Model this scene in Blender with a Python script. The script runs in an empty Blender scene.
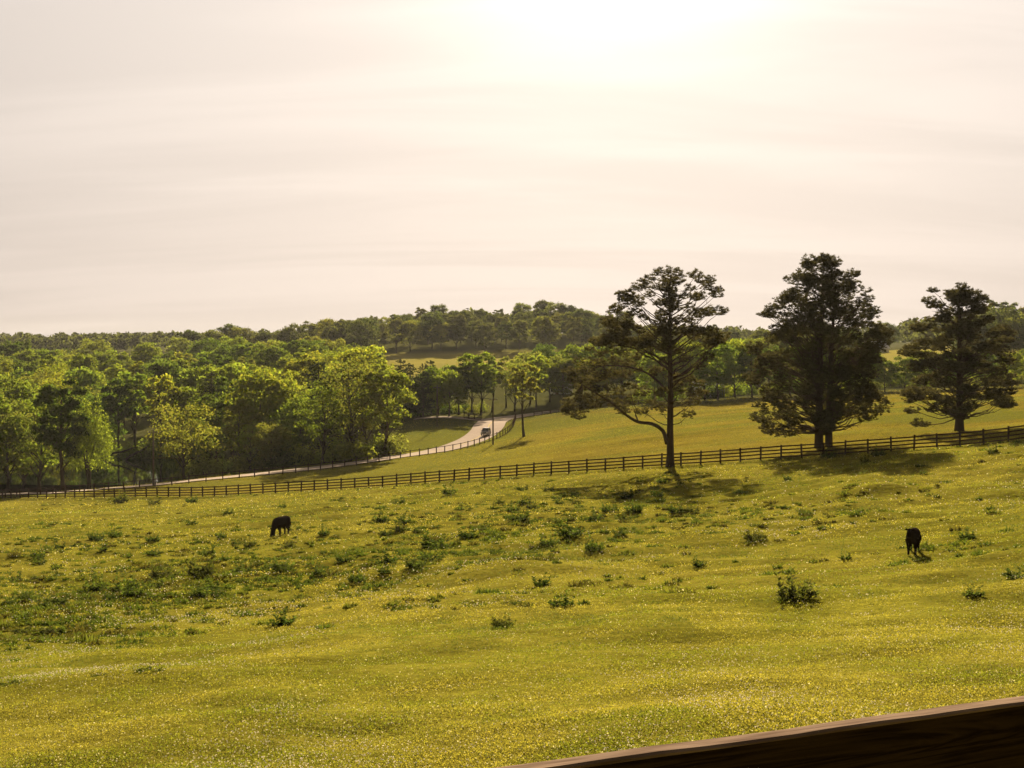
import bpy, bmesh, math, random
import numpy as np
from mathutils import Vector, Matrix

R = math.radians
random.seed(7)
RNG = np.random.default_rng(7)
scene = bpy.context.scene
COL = scene.collection

# ------------------------------------------------------------------ camera model
F = 1422.0
PITCH = math.atan(44 / F)
CP, SP = math.cos(PITCH), math.sin(PITCH)


def at(px, py, Y):
    u, v = (px - 512) / F, (384 - py) / F
    d = (u, CP + v * SP, -SP + v * CP)
    k = Y / d[1]
    return (d[0] * k, Y, d[2] * k)


# ------------------------------------------------------------------ noise
def hash2(ix, iy, seed):
    h = (ix.astype(np.int64) * 374761393 + iy.astype(np.int64) * 668265263 + seed * 974634777) & 0xFFFFFFFF
    h = ((h ^ (h >> 13)) * 1274126177) & 0xFFFFFFFF
    h = h ^ (h >> 16)
    return (h & 0xFFFFFF) / float(0xFFFFFF)


def vnoise(x, y, s, seed=0):
    x = np.asarray(x, float) / s
    y = np.asarray(y, float) / s
    ix, iy = np.floor(x), np.floor(y)
    fx, fy = x - ix, y - iy
    fx = fx * fx * fx * (fx * (fx * 6 - 15) + 10)
    fy = fy * fy * fy * (fy * (fy * 6 - 15) + 10)
    a, b = hash2(ix, iy, seed), hash2(ix + 1, iy, seed)
    c, d = hash2(ix, iy + 1, seed), hash2(ix + 1, iy + 1, seed)
    return (a * (1 - fx) + b * fx) * (1 - fy) + (c * (1 - fx) + d * fx) * fy


def fbm(x, y, s, seed=0, n=3):
    t, a, tot = 0, 1.0, 0
    for i in range(n):
        t = t + a * vnoise(x, y, s / 2 ** i, seed + 17 * i)
        tot += a
        a *= .5
    return t / tot


# ------------------------------------------------------------------ terrain
CTRL = [  # (px, py, distance) read off the slope, turned into places on the ground
    (512, 768, 20), (0, 768, 21.5), (1024, 700, 22), (512, 644, 35), (512, 577, 60), (512, 527, 95), (512, 498, 130),
    (100, 673, 35), (100, 608, 60), (100, 556, 95), (100, 522, 140), (0, 560, 95), (0, 525, 140),
    (913, 553, 60), (890, 474, 105), (913, 640, 33), (1024, 607, 40), (1024, 543, 58), (1024, 490, 85), (1024, 459, 110),
    (720, 620, 40), (720, 556, 66), (720, 500, 106), (280, 536, 97), (300, 606, 58),
    # along the board fence
    (1060, 436, 132), (1000, 443, 136), (913, 450, 142), (820, 457, 148), (725, 463, 155), (671, 466, 159), (600, 471, 164),
    (497, 478, 172), (380, 487, 184), (290, 492, 194), (200, 497, 204), (100, 498, 217), (0, 499, 233), (-90, 500, 248),
    # golden meadow
    (960, 432, 165), (820, 446, 158), (960, 400, 262), (800, 405, 275), (700, 411, 292), (600, 441, 215), (610, 413, 305),
    (1060, 395, 260), (545, 452, 208), (545, 415, 325), (524, 437, 272), (440, 466, 222), (330, 479, 222),
    # road and its banks
    (494, 446, 262), (488, 437, 300), (470, 443, 290), (440, 452, 274), (400, 457, 262), (330, 467, 250), (260, 474, 240),
    (200, 480, 234), (100, 489, 236), (0, 494, 248), (-80, 498, 262), (505, 421, 340), (530, 415, 362),
    (410, 440, 300), (440, 427, 325), (400, 424, 340), (450, 416, 352), (330, 462, 272), (330, 450, 320), (300, 466, 262),
    # pond
    (30, 492, 272), (150, 486, 276), (150, 478, 295), (60, 484, 292), (220, 472, 292), (150, 462, 322), (40, 466, 330), (260, 462, 310),
    # wooded rise
    (150, 436, 390), (150, 412, 450), (20, 412, 450), (300, 420, 400), (300, 400, 460), (150, 377, 620), (320, 374, 620), (-60, 380, 620),
    (150, 353, 1000), (330, 350, 1000), (-60, 356, 1000),
    # far field and hill
    (460, 385, 480), (460, 363, 590), (460, 356, 680), (400, 358, 660), (540, 358, 660), (470, 338, 760), (560, 337, 760), (380, 343, 770), (470, 331, 860),
    (620, 352, 700), (560, 385, 450), (700, 380, 450), (700, 362, 700), (700, 349, 1100), (820, 380, 420), (890, 366, 480), (880, 352, 600),
    (820, 349, 1100), (1000, 375, 420), (1010, 356, 520), (1060, 345, 560), (1000, 343, 760), (940, 347, 1100),
]
EXTRA = [(0, 5, -4.6), (-8, 5, -4.9), (8, 5, -4.2), (0, -20, -3.2), (-30, -15, -4), (30, -15, -2.5),
         (0, 1500, -6), (700, 1500, -6), (-700, 1500, -6), (0, 2600, -4), (1500, 2600, -4), (-1500, 2600, -4)]
_P = np.array([at(*c) for c in CTRL] + EXTRA)


def _uv(x, y):
    yy = np.maximum(y, -35)
    return np.stack([4.0 * x / (yy + 60), np.log(yy + 45) * 2.2], -1)


_U = _uv(_P[:, 0], _P[:, 1])


def _phi(r2):
    return np.where(r2 > 1e-12, .5 * r2 * np.log(np.maximum(r2, 1e-12)), 0)


_n = len(_P)
_K = _phi(((_U[:, None] - _U[None]) ** 2).sum(-1)) + np.eye(_n) * .004
_Q = np.hstack([np.ones((_n, 1)), _U])
_A = np.block([[_K, _Q], [_Q.T, np.zeros((3, 3))]])
_W = np.linalg.solve(_A, np.concatenate([_P[:, 2], np.zeros(3)]))


def fence_y(x):
    return 171.5 - .73 * (x - 0) + 0 * x  # rough line of the board fence


FA = at(1180, 430, 127)
FB = at(-140, 501, 256)


def beyond_fence(x, y):
    # >0 behind the near board fence, in metres
    X0, Y0 = 45.9, 138.0
    return ((y - Y0) * .808 + (x - X0) * .59)


def gz(x, y):
    x = np.atleast_1d(np.asarray(x, float))
    y = np.atleast_1d(np.asarray(y, float))
    out = np.empty_like(x)
    for i in range(0, len(x), 40000):
        U = _uv(x[i:i + 40000], y[i:i + 40000])
        k = _phi(((U[:, None] - _U[None]) ** 2).sum(-1))
        out[i:i + 40000] = k @ _W[:_n] + _W[_n] + U @ _W[_n + 1:]
    out = np.clip(out, -31, 9)
    far = np.clip((y - 1200) / 300, 0, 1)
    out = out * (1 - far) - 3 * far
    # tussocks and old ruts in the pasture
    p = np.clip(-beyond_fence(x, y) / 12, 0, 1) * np.clip((y - 6) / 10, 0, 1)
    out += p * ((fbm(x + y * .35, y - x * .2, 11, 3) - .5) * .8 + (fbm(x * .7, y * 1.1, 3.4, 9, 2) - .5) * (.3 + .3 * np.clip((y - 25) / 60, 0, 1)))
    g = np.clip(beyond_fence(x, y) / 10, 0, 1) * np.clip((250 - y) / 40, 0, 1)
    out += g * (fbm(x, y, 14, 5) - .5) * .25
    return out


def gz1(x, y):
    return float(gz([x], [y])[0])


def pix_ground(px, py, y0=12, y1=1400):
    u, v = (px - 512) / F, (384 - py) / F
    d = np.array([u, CP + v * SP, -SP + v * CP])
    d /= d[1]
    Ys = np.geomspace(y0, y1, 900)
    zs = gz(d[0] * Ys, Ys)
    below = np.nonzero(d[2] * Ys < zs)[0]
    Y = Ys[below[0]] if len(below) else y1
    return (d[0] * Y, Y, gz1(d[0] * Y, Y))


# ------------------------------------------------------------------ mesh helpers
def mesh_np(name, v, f, col=None, smooth=False):
    v = np.asarray(v, np.float32)
    f = np.asarray(f, np.int32)
    m = bpy.data.meshes.new(name)
    k = f.shape[1]
    m.vertices.add(len(v))
    m.vertices.foreach_set('co', v.ravel())
    m.loops.add(f.size)
    m.loops.foreach_set('vertex_index', f.ravel())
    m.polygons.add(len(f))
    m.polygons.foreach_set('loop_start', np.arange(0, f.size, k, dtype=np.int32))
    m.polygons.foreach_set('loop_total', np.full(len(f), k, np.int32))
    m.update(calc_edges=True)
    if col is not None:
        a = m.color_attributes.new('tint', 'FLOAT_COLOR', 'POINT')
        c = np.ones((len(v), 4), np.float32)
        c[:, :3] = col
        a.data.foreach_set('color', c.ravel())
    if smooth:
        m.polygons.foreach_set('use_smooth', np.ones(len(f), bool))
    return m


class MB:
    """collects tubes, boxes and lathes, then becomes ONE mesh"""

    def __init__(self):
        self.v, self.f = [], []

    def add(self, v, f):
        o = len(self.v)
        self.v += [tuple(p) for p in v]
        self.f += [tuple(i + o for i in q) for q in f]
        return self

    def tube(self, pts, rad, n=6, cap=True):
        pts = [Vector(p) for p in pts]
        if not hasattr(rad, '__len__'):
            rad = [rad] * len(pts)
        vs, fs = [], []
        ref = Vector((.3, .95, .1)).normalized()
        for i, p in enumerate(pts):
            t = (pts[min(i + 1, len(pts) - 1)] - pts[max(i - 1, 0)])
            t = t.normalized() if t.length > 1e-9 else Vector((0, 0, 1))
            a = t.cross(ref)
            if a.length < .05:
                a = t.cross(Vector((1, 0, 0)))
            a.normalize()
            b = t.cross(a)
            for k in range(n):
                w = 2 * math.pi * k / n
                vs.append(p + (a * math.cos(w) + b * math.sin(w)) * rad[i])
        for i in range(len(pts) - 1):
            for k in range(n):
                fs.append((i * n + k, i * n + (k + 1) % n, (i + 1) * n + (k + 1) % n, (i + 1) * n + k))
        if cap:
            fs.append(tuple(range(n - 1, -1, -1)))
            fs.append(tuple((len(pts) - 1) * n + k for k in range(n)))
        return self.add(vs, fs)

    def box(self, c, s, mat=None):
        vs = [Vector((x * s[0] / 2, y * s[1] / 2, z * s[2] / 2)) for x in (-1, 1) for y in (-1, 1) for z in (-1, 1)]
        if mat is not None:
            vs = [mat @ p for p in vs]
        vs = [p + Vector(c) for p in vs]
        return self.add(vs, [(0, 1, 3, 2), (4, 6, 7, 5), (0, 4, 5, 1), (2, 3, 7, 6), (0, 2, 6, 4), (1, 5, 7, 3)])

    def mesh(self, name, smooth=False):
        m = bpy.data.meshes.new(name)
        m.from_pydata(self.v, [], self.f)
        m.update()
        if smooth:
            for p in m.polygons:
                p.use_smooth = True
        return m


def link(name, mesh, mat=None, parent=None, loc=None):
    o = bpy.data.objects.new(name, mesh)
    COL.objects.link(o)
    if mat is not None and mesh is not None and not mesh.materials:
        mesh.materials.append(mat)
    if parent is not None:
        o.parent = parent
    if loc is not None:
        o.location = loc
    return o


def tag(o, label=None, cat=None, group=None, kind=None):
    if label:
        o['label'] = label
    if cat:
        o['category'] = cat
    if group:
        o['group'] = group
    if kind:
        o['kind'] = kind
    return o


ONES = 'zeroth first second third fourth fifth sixth seventh eighth ninth tenth eleventh twelfth thirteenth fourteenth fifteenth sixteenth seventeenth eighteenth nineteenth'.split()
TENS = {2: 'twent', 3: 'thirt', 4: 'fort', 5: 'fift', 6: 'sixt'}


def ordinal(n):
    if n < 20:
        return ONES[n]
    t, r = divmod(n, 10)
    return TENS[t] + ('ieth' if r == 0 else 'y-' + ONES[r])


# ------------------------------------------------------------------ materials
def new_mat(name):
    m = bpy.data.materials.new(name)
    m.use_nodes = True
    nt = m.node_tree
    nt.nodes.clear()
    out = nt.nodes.new('ShaderNodeOutputMaterial')
    return m, nt, out


def nd(nt, t, **kw):
    n = nt.nodes.new(t)
    for k, v in kw.items():
        if hasattr(n, k) and k not in n.inputs:
            setattr(n, k, v)
        else:
            n.inputs[k].default_value = v
    return n


def plain(name, col, rough=.7, noise=.0, scale=8, metallic=0, stretch=None):
    m, nt, out = new_mat(name)
    if rough < .55 or metallic:
        b = nd(nt, 'ShaderNodeBsdfPrincipled', Roughness=rough, Metallic=metallic)
        bc = b.inputs['Base Color']
    else:
        b = nd(nt, 'ShaderNodeBsdfDiffuse', Roughness=0.0)
        bc = b.inputs['Color']
    bc.default_value = (*col, 1)
    if noise:
        tc = nd(nt, 'ShaderNodeTexCoord')
        src = tc.outputs['Object']
        if stretch:
            mp = nd(nt, 'ShaderNodeMapping')
            mp.inputs['Scale'].default_value = stretch
            nt.links.new(src, mp.inputs[0])
            src = mp.outputs[0]
        n = nd(nt, 'ShaderNodeTexNoise', Scale=scale, Detail=6.0, Roughness=.6)
        nt.links.new(src, n.inputs['Vector'])
        r = nd(nt, 'ShaderNodeMapRange')
        r.inputs[3].default_value = 1 - noise
        r.inputs[4].default_value = 1 + noise
        nt.links.new(n.outputs[0], r.inputs[0])
        mx = nd(nt, 'ShaderNodeVectorMath', operation='SCALE')
        mx.inputs[0].default_value = col
        nt.links.new(r.outputs[0], mx.inputs['Scale'])
        nt.links.new(mx.outputs[0], bc)
        bp = nd(nt, 'ShaderNodeBump', Strength=.35, Distance=.02)
        nt.links.new(n.outputs[0], bp.inputs['Height'])
        nt.links.new(bp.outputs[0], b.inputs['Normal'])
    nt.links.new(b.outputs[0], out.inputs[0])
    return m


def leafy(name, trans=.45, use_obj=True, tr_tint=(1.08, 1.1, .45), level=0.0):
    """diffuse + translucent leaf; colour = tint attribute x the object's own colour"""
    m, nt, out = new_mat(name)
    a = nd(nt, 'ShaderNodeAttribute', attribute_name='tint')
    col = a.outputs['Color']
    if use_obj:
        oi = nd(nt, 'ShaderNodeObjectInfo')
        mu = nd(nt, 'ShaderNodeVectorMath', operation='MULTIPLY')
        nt.links.new(col, mu.inputs[0])
        nt.links.new(oi.outputs['Color'], mu.inputs[1])
        col = mu.outputs[0]
    d = nd(nt, 'ShaderNodeBsdfDiffuse')
    t = nd(nt, 'ShaderNodeBsdfTranslucent')
    nt.links.new(col, d.inputs[0])
    if level:   # a sward of many tiny leaves: average facing is upward
        ge = nd(nt, 'ShaderNodeNewGeometry')
        nm = nd(nt, 'ShaderNodeMix', data_type='VECTOR')
        nm.inputs[0].default_value = level
        nt.links.new(ge.outputs['Normal'], nm.inputs[4])
        nm.inputs[5].default_value = (0, 0, 1)
        nn = nd(nt, 'ShaderNodeVectorMath', operation='NORMALIZE')
        nt.links.new(nm.outputs[1], nn.inputs[0])
        nt.links.new(nn.outputs[0], d.inputs['Normal'])
    tm = nd(nt, 'ShaderNodeVectorMath', operation='MULTIPLY')
    nt.links.new(col, tm.inputs[0])
    tm.inputs[1].default_value = [q * trans for q in tr_tint]
    nt.links.new(tm.outputs[0], t.inputs[0])
    mx = nd(nt, 'ShaderNodeAddShader')   # reflectance + transmittance of a thin leaf
    nt.links.new(d.outputs[0], mx.inputs[0])
    nt.links.new(t.outputs[0], mx.inputs[1])
    nt.links.new(mx.outputs[0], out.inputs[0])
    return m


M_LEAF = leafy('leaf', 1.05)
M_NEEDLE = leafy('needle', .5, True, (1.1, 1.05, .6))
M_WEED = leafy('weed_leaf', .8, True, (1.05, 1.15, .5))
M_GRASS = leafy('grass_blade', .55, False, (1.08, 1.06, .65), .68)
M_FLOWER = leafy('clover_flower', .45, False, (1, 1, .9))
M_BARK = plain('bark', (.075, .052, .035), .9, .5, 3, stretch=(3, 3, .6))
M_BARK2 = plain('grey_bark', (.06, .045, .032), .9, .5, 3, stretch=(3, 3, .6))
M_FENCE = plain('dark_stained_board', (.07, .042, .028), .75, .45, 5)
M_POLE = plain('weathered_pole', (.13, .1, .075), .8, .4, 3)
M_METAL = plain('grey_metal', (.35, .35, .36), .4, metallic=.8)


# ------------------------------------------------------------------ ground
def ground_zone(x, y):
    """base colour of the ground sheet per place"""
    n1 = fbm(x, y, 11, 31)
    n2 = fbm(x, y, 2.2, 41, 2)
    bf = beyond_fence(x, y)
    past = np.stack([.13 + .05 * n1, .118 + .028 * n1, .012 + .008 * n1], -1) * (.6 + .7 * n2)[:, None]
    gold = np.stack([.138 + .04 * n1, .109 + .02 * n1, .017 + 0 * n1], -1) * (.8 + .4 * n2)[:, None]
    gold = gold * (.7 + .6 * fbm(x * .25, y, 5, 99, 3))[:, None]
    gp = np.clip((fbm(x * .5, y, 16, 97, 3) - .5) * 6, 0, 1)[:, None] * .7
    gold = gold * (1 - gp) + np.array([.1, .104, .016]) * gp
    verge = np.stack([.1 + .05 * n1, .105 + .03 * n1, .018 + 0 * n1], -1)
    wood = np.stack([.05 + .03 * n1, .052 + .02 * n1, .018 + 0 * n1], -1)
    fld = np.stack([.19 + .06 * n1, .17 + .03 * n1, .04 + 0 * n1], -1)
    c = past
    px = 512 + x / np.maximum(y, 1) * F
    w = np.clip((bf - .5) / 2, 0, 1)[:, None]
    c = c * (1 - w) + gold * w
    # greener toward the road and at the meadow's far edge
    w = (np.clip((bf - 6) / 25, 0, 1) * np.clip((560 - px) / 90, 0, 1))[:, None] * .8
    c = c * (1 - w) + verge * w
    w = (np.clip((n1 - .55) * 7, 0, 1) * np.clip(bf / 8, 0, 1))[:, None] * .45
    c = c * (1 - w) + verge * w
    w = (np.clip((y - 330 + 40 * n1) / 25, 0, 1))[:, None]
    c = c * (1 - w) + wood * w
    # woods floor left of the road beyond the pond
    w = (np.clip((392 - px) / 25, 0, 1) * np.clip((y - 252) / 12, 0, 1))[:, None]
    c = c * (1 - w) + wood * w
    w = (np.clip((y - 316) / 6, 0, 1) * np.clip((384 - y) / 12, 0, 1) * np.clip((px - 88) / 10, 0, 1) * np.clip((186 - px) / 10, 0, 1))[:, None]
    c = c * (1 - w) + verge * 1.15 * w
    w = (np.clip((y - 520) / 20, 0, 1) * np.clip((705 - y) / 20, 0, 1) * np.clip((px - 370) / 20, 0, 1))[:, None]
    c = c * (1 - w) + fld * w
    w = (np.clip((y - 425) / 20, 0, 1) * np.clip((600 - y) / 20, 0, 1) * np.clip((px - 850) / 10, 0, 1) * np.clip((940 - px) / 20, 0, 1))[:, None]
    c = c * (1 - w) + fld * w
    return c


def build_ground():
    ys = np.concatenate([np.linspace(-30, 10, 20, endpoint=False), np.geomspace(10, 260, 430, endpoint=False),
                         np.geomspace(260, 1200, 150, endpoint=False), np.geomspace(1200, 2600, 14)])
    ts = np.linspace(-1, 1, 421)
    ts = np.sign(ts) * np.abs(ts) ** 1.35
    Y, T = np.meshgrid(ys, ts, indexing='ij')
    half = np.where(Y < 600, 40 + .75 * np.maximum(Y, 0), 490 + (Y - 600) * 1.0)
    X = T * half
    x, y = X.ravel(), Y.ravel()
    z = gz(x, y)
    nr, nc = X.shape
    i = np.arange(nr * nc).reshape(nr, nc)
    f = np.stack([i[:-1, :-1], i[:-1, 1:], i[1:, 1:], i[1:, :-1]], -1).reshape(-1, 4)
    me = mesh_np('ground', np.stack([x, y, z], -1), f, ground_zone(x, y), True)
    m, nt, out = new_mat('turf')
    a = nd(nt, 'ShaderNodeAttribute', attribute_name='tint')
    tc = nd(nt, 'ShaderNodeTexCoord')
    n1 = nd(nt, 'ShaderNodeTexNoise', Scale=2.2, Detail=8.0, Roughness=.7)
    nt.links.new(tc.outputs['Object'], n1.inputs['Vector'])
    r = nd(nt, 'ShaderNodeMapRange')
    r.inputs[1].default_value = .3
    r.inputs[2].default_value = .7
    r.inputs[3].default_value = .6
    r.inputs[4].default_value = 1.35
    nt.links.new(n1.outputs[0], r.inputs[0])
    mx = nd(nt, 'ShaderNodeVectorMath', operation='SCALE')
    nt.links.new(a.outputs['Color'], mx.inputs[0])
    nt.links.new(r.outputs[0], mx.inputs['Scale'])
    b = nd(nt, 'ShaderNodeBsdfDiffuse', Roughness=0.0)
    nt.links.new(mx.outputs[0], b.inputs[0])
    bp = nd(nt, 'ShaderNodeBump', Strength=.5, Distance=.2)
    nt.links.new(n1.outputs[0], bp.inputs['Height'])
    nt.links.new(bp.outputs[0], b.inputs['Normal'])
    nt.links.new(b.outputs[0], out.inputs[0])
    tag(link('ground', me, m), kind='structure')


build_ground()


# ------------------------------------------------------------------ road
def catmull(pts, step=2.0):
    P = [np.array(p, float) for p in pts]
    P = [2 * P[0] - P[1]] + P + [2 * P[-1] - P[-2]]
    out = []
    for i in range(1, len(P) - 2):
        n = max(2, int(np.linalg.norm(P[i + 1] - P[i]) / step))
        for k in range(n):
            t = k / n
            out.append(.5 * (2 * P[i] + (P[i + 1] - P[i - 1]) * t + (2 * P[i - 1] - 5 * P[i] + 4 * P[i + 1] - P[i + 2]) * t * t + (3 * P[i] - P[i - 1] - 3 * P[i + 1] + P[i + 2]) * t ** 3))
    out.append(P[-2])
    return np.array(out)


def xy(px, Y):
    return ((px - 512) / F * Y, Y)


ROAD = catmull([xy(-140, 279), xy(-60, 262), xy(0, 250), xy(100, 238), xy(200, 236), xy(260, 241), xy(330, 252), xy(400, 265), xy(445, 279), xy(471, 294),
                xy(486, 311), xy(491, 329), xy(500, 346), xy(528, 360), xy(556, 366)])


def ribbon(path, offs, lift):
    d = np.gradient(path, axis=0)
    d /= np.linalg.norm(d, axis=1)[:, None]
    nrm = np.stack([-d[:, 1], d[:, 0]], -1)
    V = []
    for o in offs:
        p = path + nrm * o
        V.append(np.column_stack([p, gz(p[:, 0], p[:, 1]) + lift]))
    V = np.stack(V, 1)
    n, k = V.shape[:2]
    i = np.arange(n * k).reshape(n, k)
    f = np.stack([i[:-1, :-1], i[:-1, 1:], i[1:, 1:], i[1:, :-1]], -1).reshape(-1, 4)
    return V.reshape(-1, 3), f


M_ROAD = plain('worn_pale_asphalt', (.36, .28, .215), .8, .18, .6)
v, f = ribbon(ROAD, np.linspace(-3.7, 3.7, 11), .07)
tag(link('road', mesh_np('road', v, f, None, True), M_ROAD), kind='structure')
v, f = ribbon(ROAD, [-.07, .07], .078)
M_LINE = plain('faded_road_paint', (.55, .42, .12), .7, .2, 2)
tag(link('road_marking', mesh_np('road_marking', v, f), M_LINE), kind='structure')
SIDE = catmull([xy(494, 338), xy(480, 343), xy(462, 347), xy(440, 350), xy(415, 351)])
v, f = ribbon(SIDE, np.linspace(-2.6, 2.6, 5), .06)
tag(link('side_road', mesh_np('side_road', v, f, None, True), M_ROAD), kind='structure')

# ------------------------------------------------------------------ pond
m, nt, out = new_mat('pond_water')
b = nd(nt, 'ShaderNodeBsdfPrincipled', Roughness=.025)
b.inputs['Base Color'].default_value = (.008, .009, .005, 1)
tc = nd(nt, 'ShaderNodeTexCoord')
n1 = nd(nt, 'ShaderNodeTexNoise', Scale=.8, Detail=4.0)
nt.links.new(tc.outputs['Object'], n1.inputs['Vector'])
bp = nd(nt, 'ShaderNodeBump', Strength=.04, Distance=.1)
nt.links.new(n1.outputs[0], bp.inputs['Height'])
nt.links.new(bp.outputs[0], b.inputs['Normal'])
nt.links.new(b.outputs[0], out.inputs[0])
WZ = -27.3
pv = [(-78, 297, WZ)] + [(-78 + 62 * math.cos(a) * (1 + .06 * math.sin(3 * a)), 297 + 30 * math.sin(a), WZ) for a in np.linspace(0, 2 * math.pi, 64, endpoint=False)]
pm = bpy.data.meshes.new('pond')
pm.from_pydata(pv, [], [(0, 1 + i, 1 + (i + 1) % 64) for i in range(64)])
tag(link('pond_water', pm, m), kind='structure')


# ------------------------------------------------------------------ leaves
def cards(P, N, size, rng, aspect=.6):
    """diamond leaf cards: centres P, normals N, sizes (n,)"""
    n = len(P)
    N = N / np.maximum(np.linalg.norm(N, axis=1), 1e-6)[:, None]
    r = rng.normal(size=(n, 3))
    a = np.cross(N, r)
    a /= np.maximum(np.linalg.norm(a, axis=1), 1e-6)[:, None]
    b = np.cross(N, a)
    s = size[:, None]
    fold = N * s * .18
    V = np.stack([P + a * s, P + b * s * aspect + fold, P - a * s, P - b * s * aspect + fold], 1).reshape(-1, 3)
    f = np.arange(4 * n).reshape(n, 4)
    return V, f


def rand_dirs(n, rng):
    d = rng.normal(size=(n, 3))
    return d / np.linalg.norm(d, axis=1)[:, None]


def bend(p0, p1, n, sag, rng, wob=.04):
    p0, p1 = np.array(p0, float), np.array(p1, float)
    L = np.linalg.norm(p1 - p0)
    t = np.linspace(0, 1, n)
    P = p0 + (p1 - p0) * t[:, None]
    P[:, 2] += sag * L * np.sin(t * math.pi)
    P[1:-1] += rng.normal(size=(n - 2, 3)) * wob * L
    return P


def make_broadleaf(seed, H, W, tf=.22, lobes=20, leaves=4200, ls=.34, airy=0., shape=1.0, limbs=9):
    rng = np.random.default_rng(seed)
    mb = MB()
    top = H * .82
    tp = [(0, 0, -.4), (0, 0, 0)]
    n = 7
    wx = np.cumsum(rng.normal(size=n) * H * .008)
    wy = np.cumsum(rng.normal(size=n) * H * .008)
    for i in range(n):
        tp.append((wx[i], wy[i], top * (i + 1) / n))
    r0 = H * .017
    rad = [r0 * 1.7, r0 * 1.25] + [r0 * (1 - .88 * (i + 1) / n) for i in range(n)]
    mb.tube(tp, rad, 7)
    cz, az, ax = H * (tf + (1 - tf) * .5), H * (1 - tf) * .5, W * .5
    C, RR = [], []
    ga = rng.uniform(0, 6.28)
    for i in range(lobes):
        ga += 2.399
        u = -0.85 + 1.75 * (i + .5) / lobes
        u = min(u, .93)
        rr = math.sqrt(max(0, 1 - u * u)) ** shape
        k = rng.uniform(.45, .86)
        C.append((math.cos(ga) * ax * rr * k, math.sin(ga) * ax * rr * k, cz + u * az * .86 + rng.normal() * az * .05))
        RR.append(W * rng.uniform(.14, .215) * (1 - .2 * abs(u)))
    C, RR = np.array(C), np.array(RR)
    for i in range(lobes):
        if i % 2 == 0 or airy > 0:
            h0 = np.clip(C[i][2] - H * rng.uniform(.12, .26), H * tf * .75, top * .95)
            k = h0 / top
            j = min(int(k * n), n - 1)
            p0 = (wx[j], wy[j], h0)
            P = bend(p0, C[i] + rng.normal(size=3) * .2, 5, .06, rng, .03)
            rb = r0 * (1 - .85 * k) * .55
            mb.tube(P, [rb, rb * .8, rb * .6, rb * .42, rb * .2], 5)
            if airy > 0:
                for _ in range(5):
                    q = P[rng.integers(1, 5)]
                    e = q + rand_dirs(1, rng)[0] * RR[i] * 1.2 + np.array([0, 0, RR[i] * .5])
                    mb.tube(bend(q, e, 3, .05, rng), [rb * .28, rb * .2, rb * .08], 4)
    w = RR ** 2
    per = np.maximum(8, (leaves * w / w.sum())).astype(int)
    P, N, B = [], [], []
    for i in range(lobes):
        d = rand_dirs(per[i], rng)
        d[:, 2] = np.where(d[:, 2] < -.35, -d[:, 2] * .6, d[:, 2])
        k = (rng.uniform(.35, 1.0, per[i]) ** .5) * (1 + .16 * rng.normal(size=per[i]))
        p = C[i] + d * (RR[i] * k)[:, None] * np.array([1.08, 1.08, .82])
        if airy > 0:
            keep = rng.uniform(size=per[i]) > airy
            p, d = p[keep], d[keep]
        P.append(p)
        N.append(d + rng.normal(size=d.shape) * .75)
        B.append(np.full(len(p), rng.uniform(.82, 1.18)))
    P, N, B = np.concatenate(P), np.concatenate(N), np.concatenate(B)
    V, f = cards(P, N, rng.uniform(.6, 1.25, len(P)) * ls, rng)
    c = np.repeat(B * rng.uniform(.75, 1.25, len(P)), 4)[:, None] * np.ones(3)
    c[:, 0] *= np.repeat(rng.uniform(.88, 1.15, len(P)), 4)
    return mb.mesh('trunk', True), mesh_np('crown', V, f, c)


def make_willow(seed, H, W):
    rng = np.random.default_rng(seed)
    mb = MB()
    r0 = .38
    stems = []
    for k in range(3):
        a = k * 2.1 + rng.uniform(0, .6)
        tip = (math.cos(a) * W * .2, math.sin(a) * W * .2, H * rng.uniform(.62, .78))
        P = bend((math.cos(a) * .25, math.sin(a) * .25, -.3), tip, 7, .03, rng, .02)
        mb.tube(P, np.linspace(r0, .08, 7), 7)
        stems.append(P)
    P, N, B = [], [], []
    for i in range(230):
        s = stems[rng.integers(3)]
        q = s[rng.integers(3, 7)]
        a = rng.uniform(0, 6.28)
        r = W * .5 * math.sqrt(rng.uniform(.03, 1))
        zt = H * (1 - .42 * (r / (W * .5)) ** 2) * rng.uniform(.8, 1.0) * (1 + .13 * math.sin(3 * a + seed) + .1 * math.sin(5 * a + 2 * seed)) * .92
        top = np.array([math.cos(a) * r * .92, math.sin(a) * r * .92, zt])
        if i % 6 == 0:
            mb.tube(bend(q, top, 5, .12, rng, .02), [.09, .07, .05, .035, .015], 4)
        L = zt - H * rng.uniform(.18, .5)
        m = int(20 + L * 3.2)
        t = rng.uniform(0, 1, m)
        p = top + np.stack([math.cos(a) * t * .1 * W * .5, math.sin(a) * t * .1 * W * .5, -t * L], -1) + rng.normal(size=(m, 3)) * np.array([.38, .38, .2])
        P.append(p)
        N.append(np.array([math.cos(a), math.sin(a), .25]) + rng.normal(size=(m, 3)) * .7)
        B.append(np.full(m, rng.uniform(.75, 1.2)))
    P, N, B = np.concatenate(P), np.concatenate(N), np.concatenate(B)
    V, f = cards(P, N, rng.uniform(.6, 1.2, len(P)) * .27, rng, .5)
    c = np.repeat(B * rng.uniform(.75, 1.25, len(P)), 4)[:, None] * np.ones(3)
    return mb.mesh('trunk', True), mesh_np('crown', V, f, c)


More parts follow.
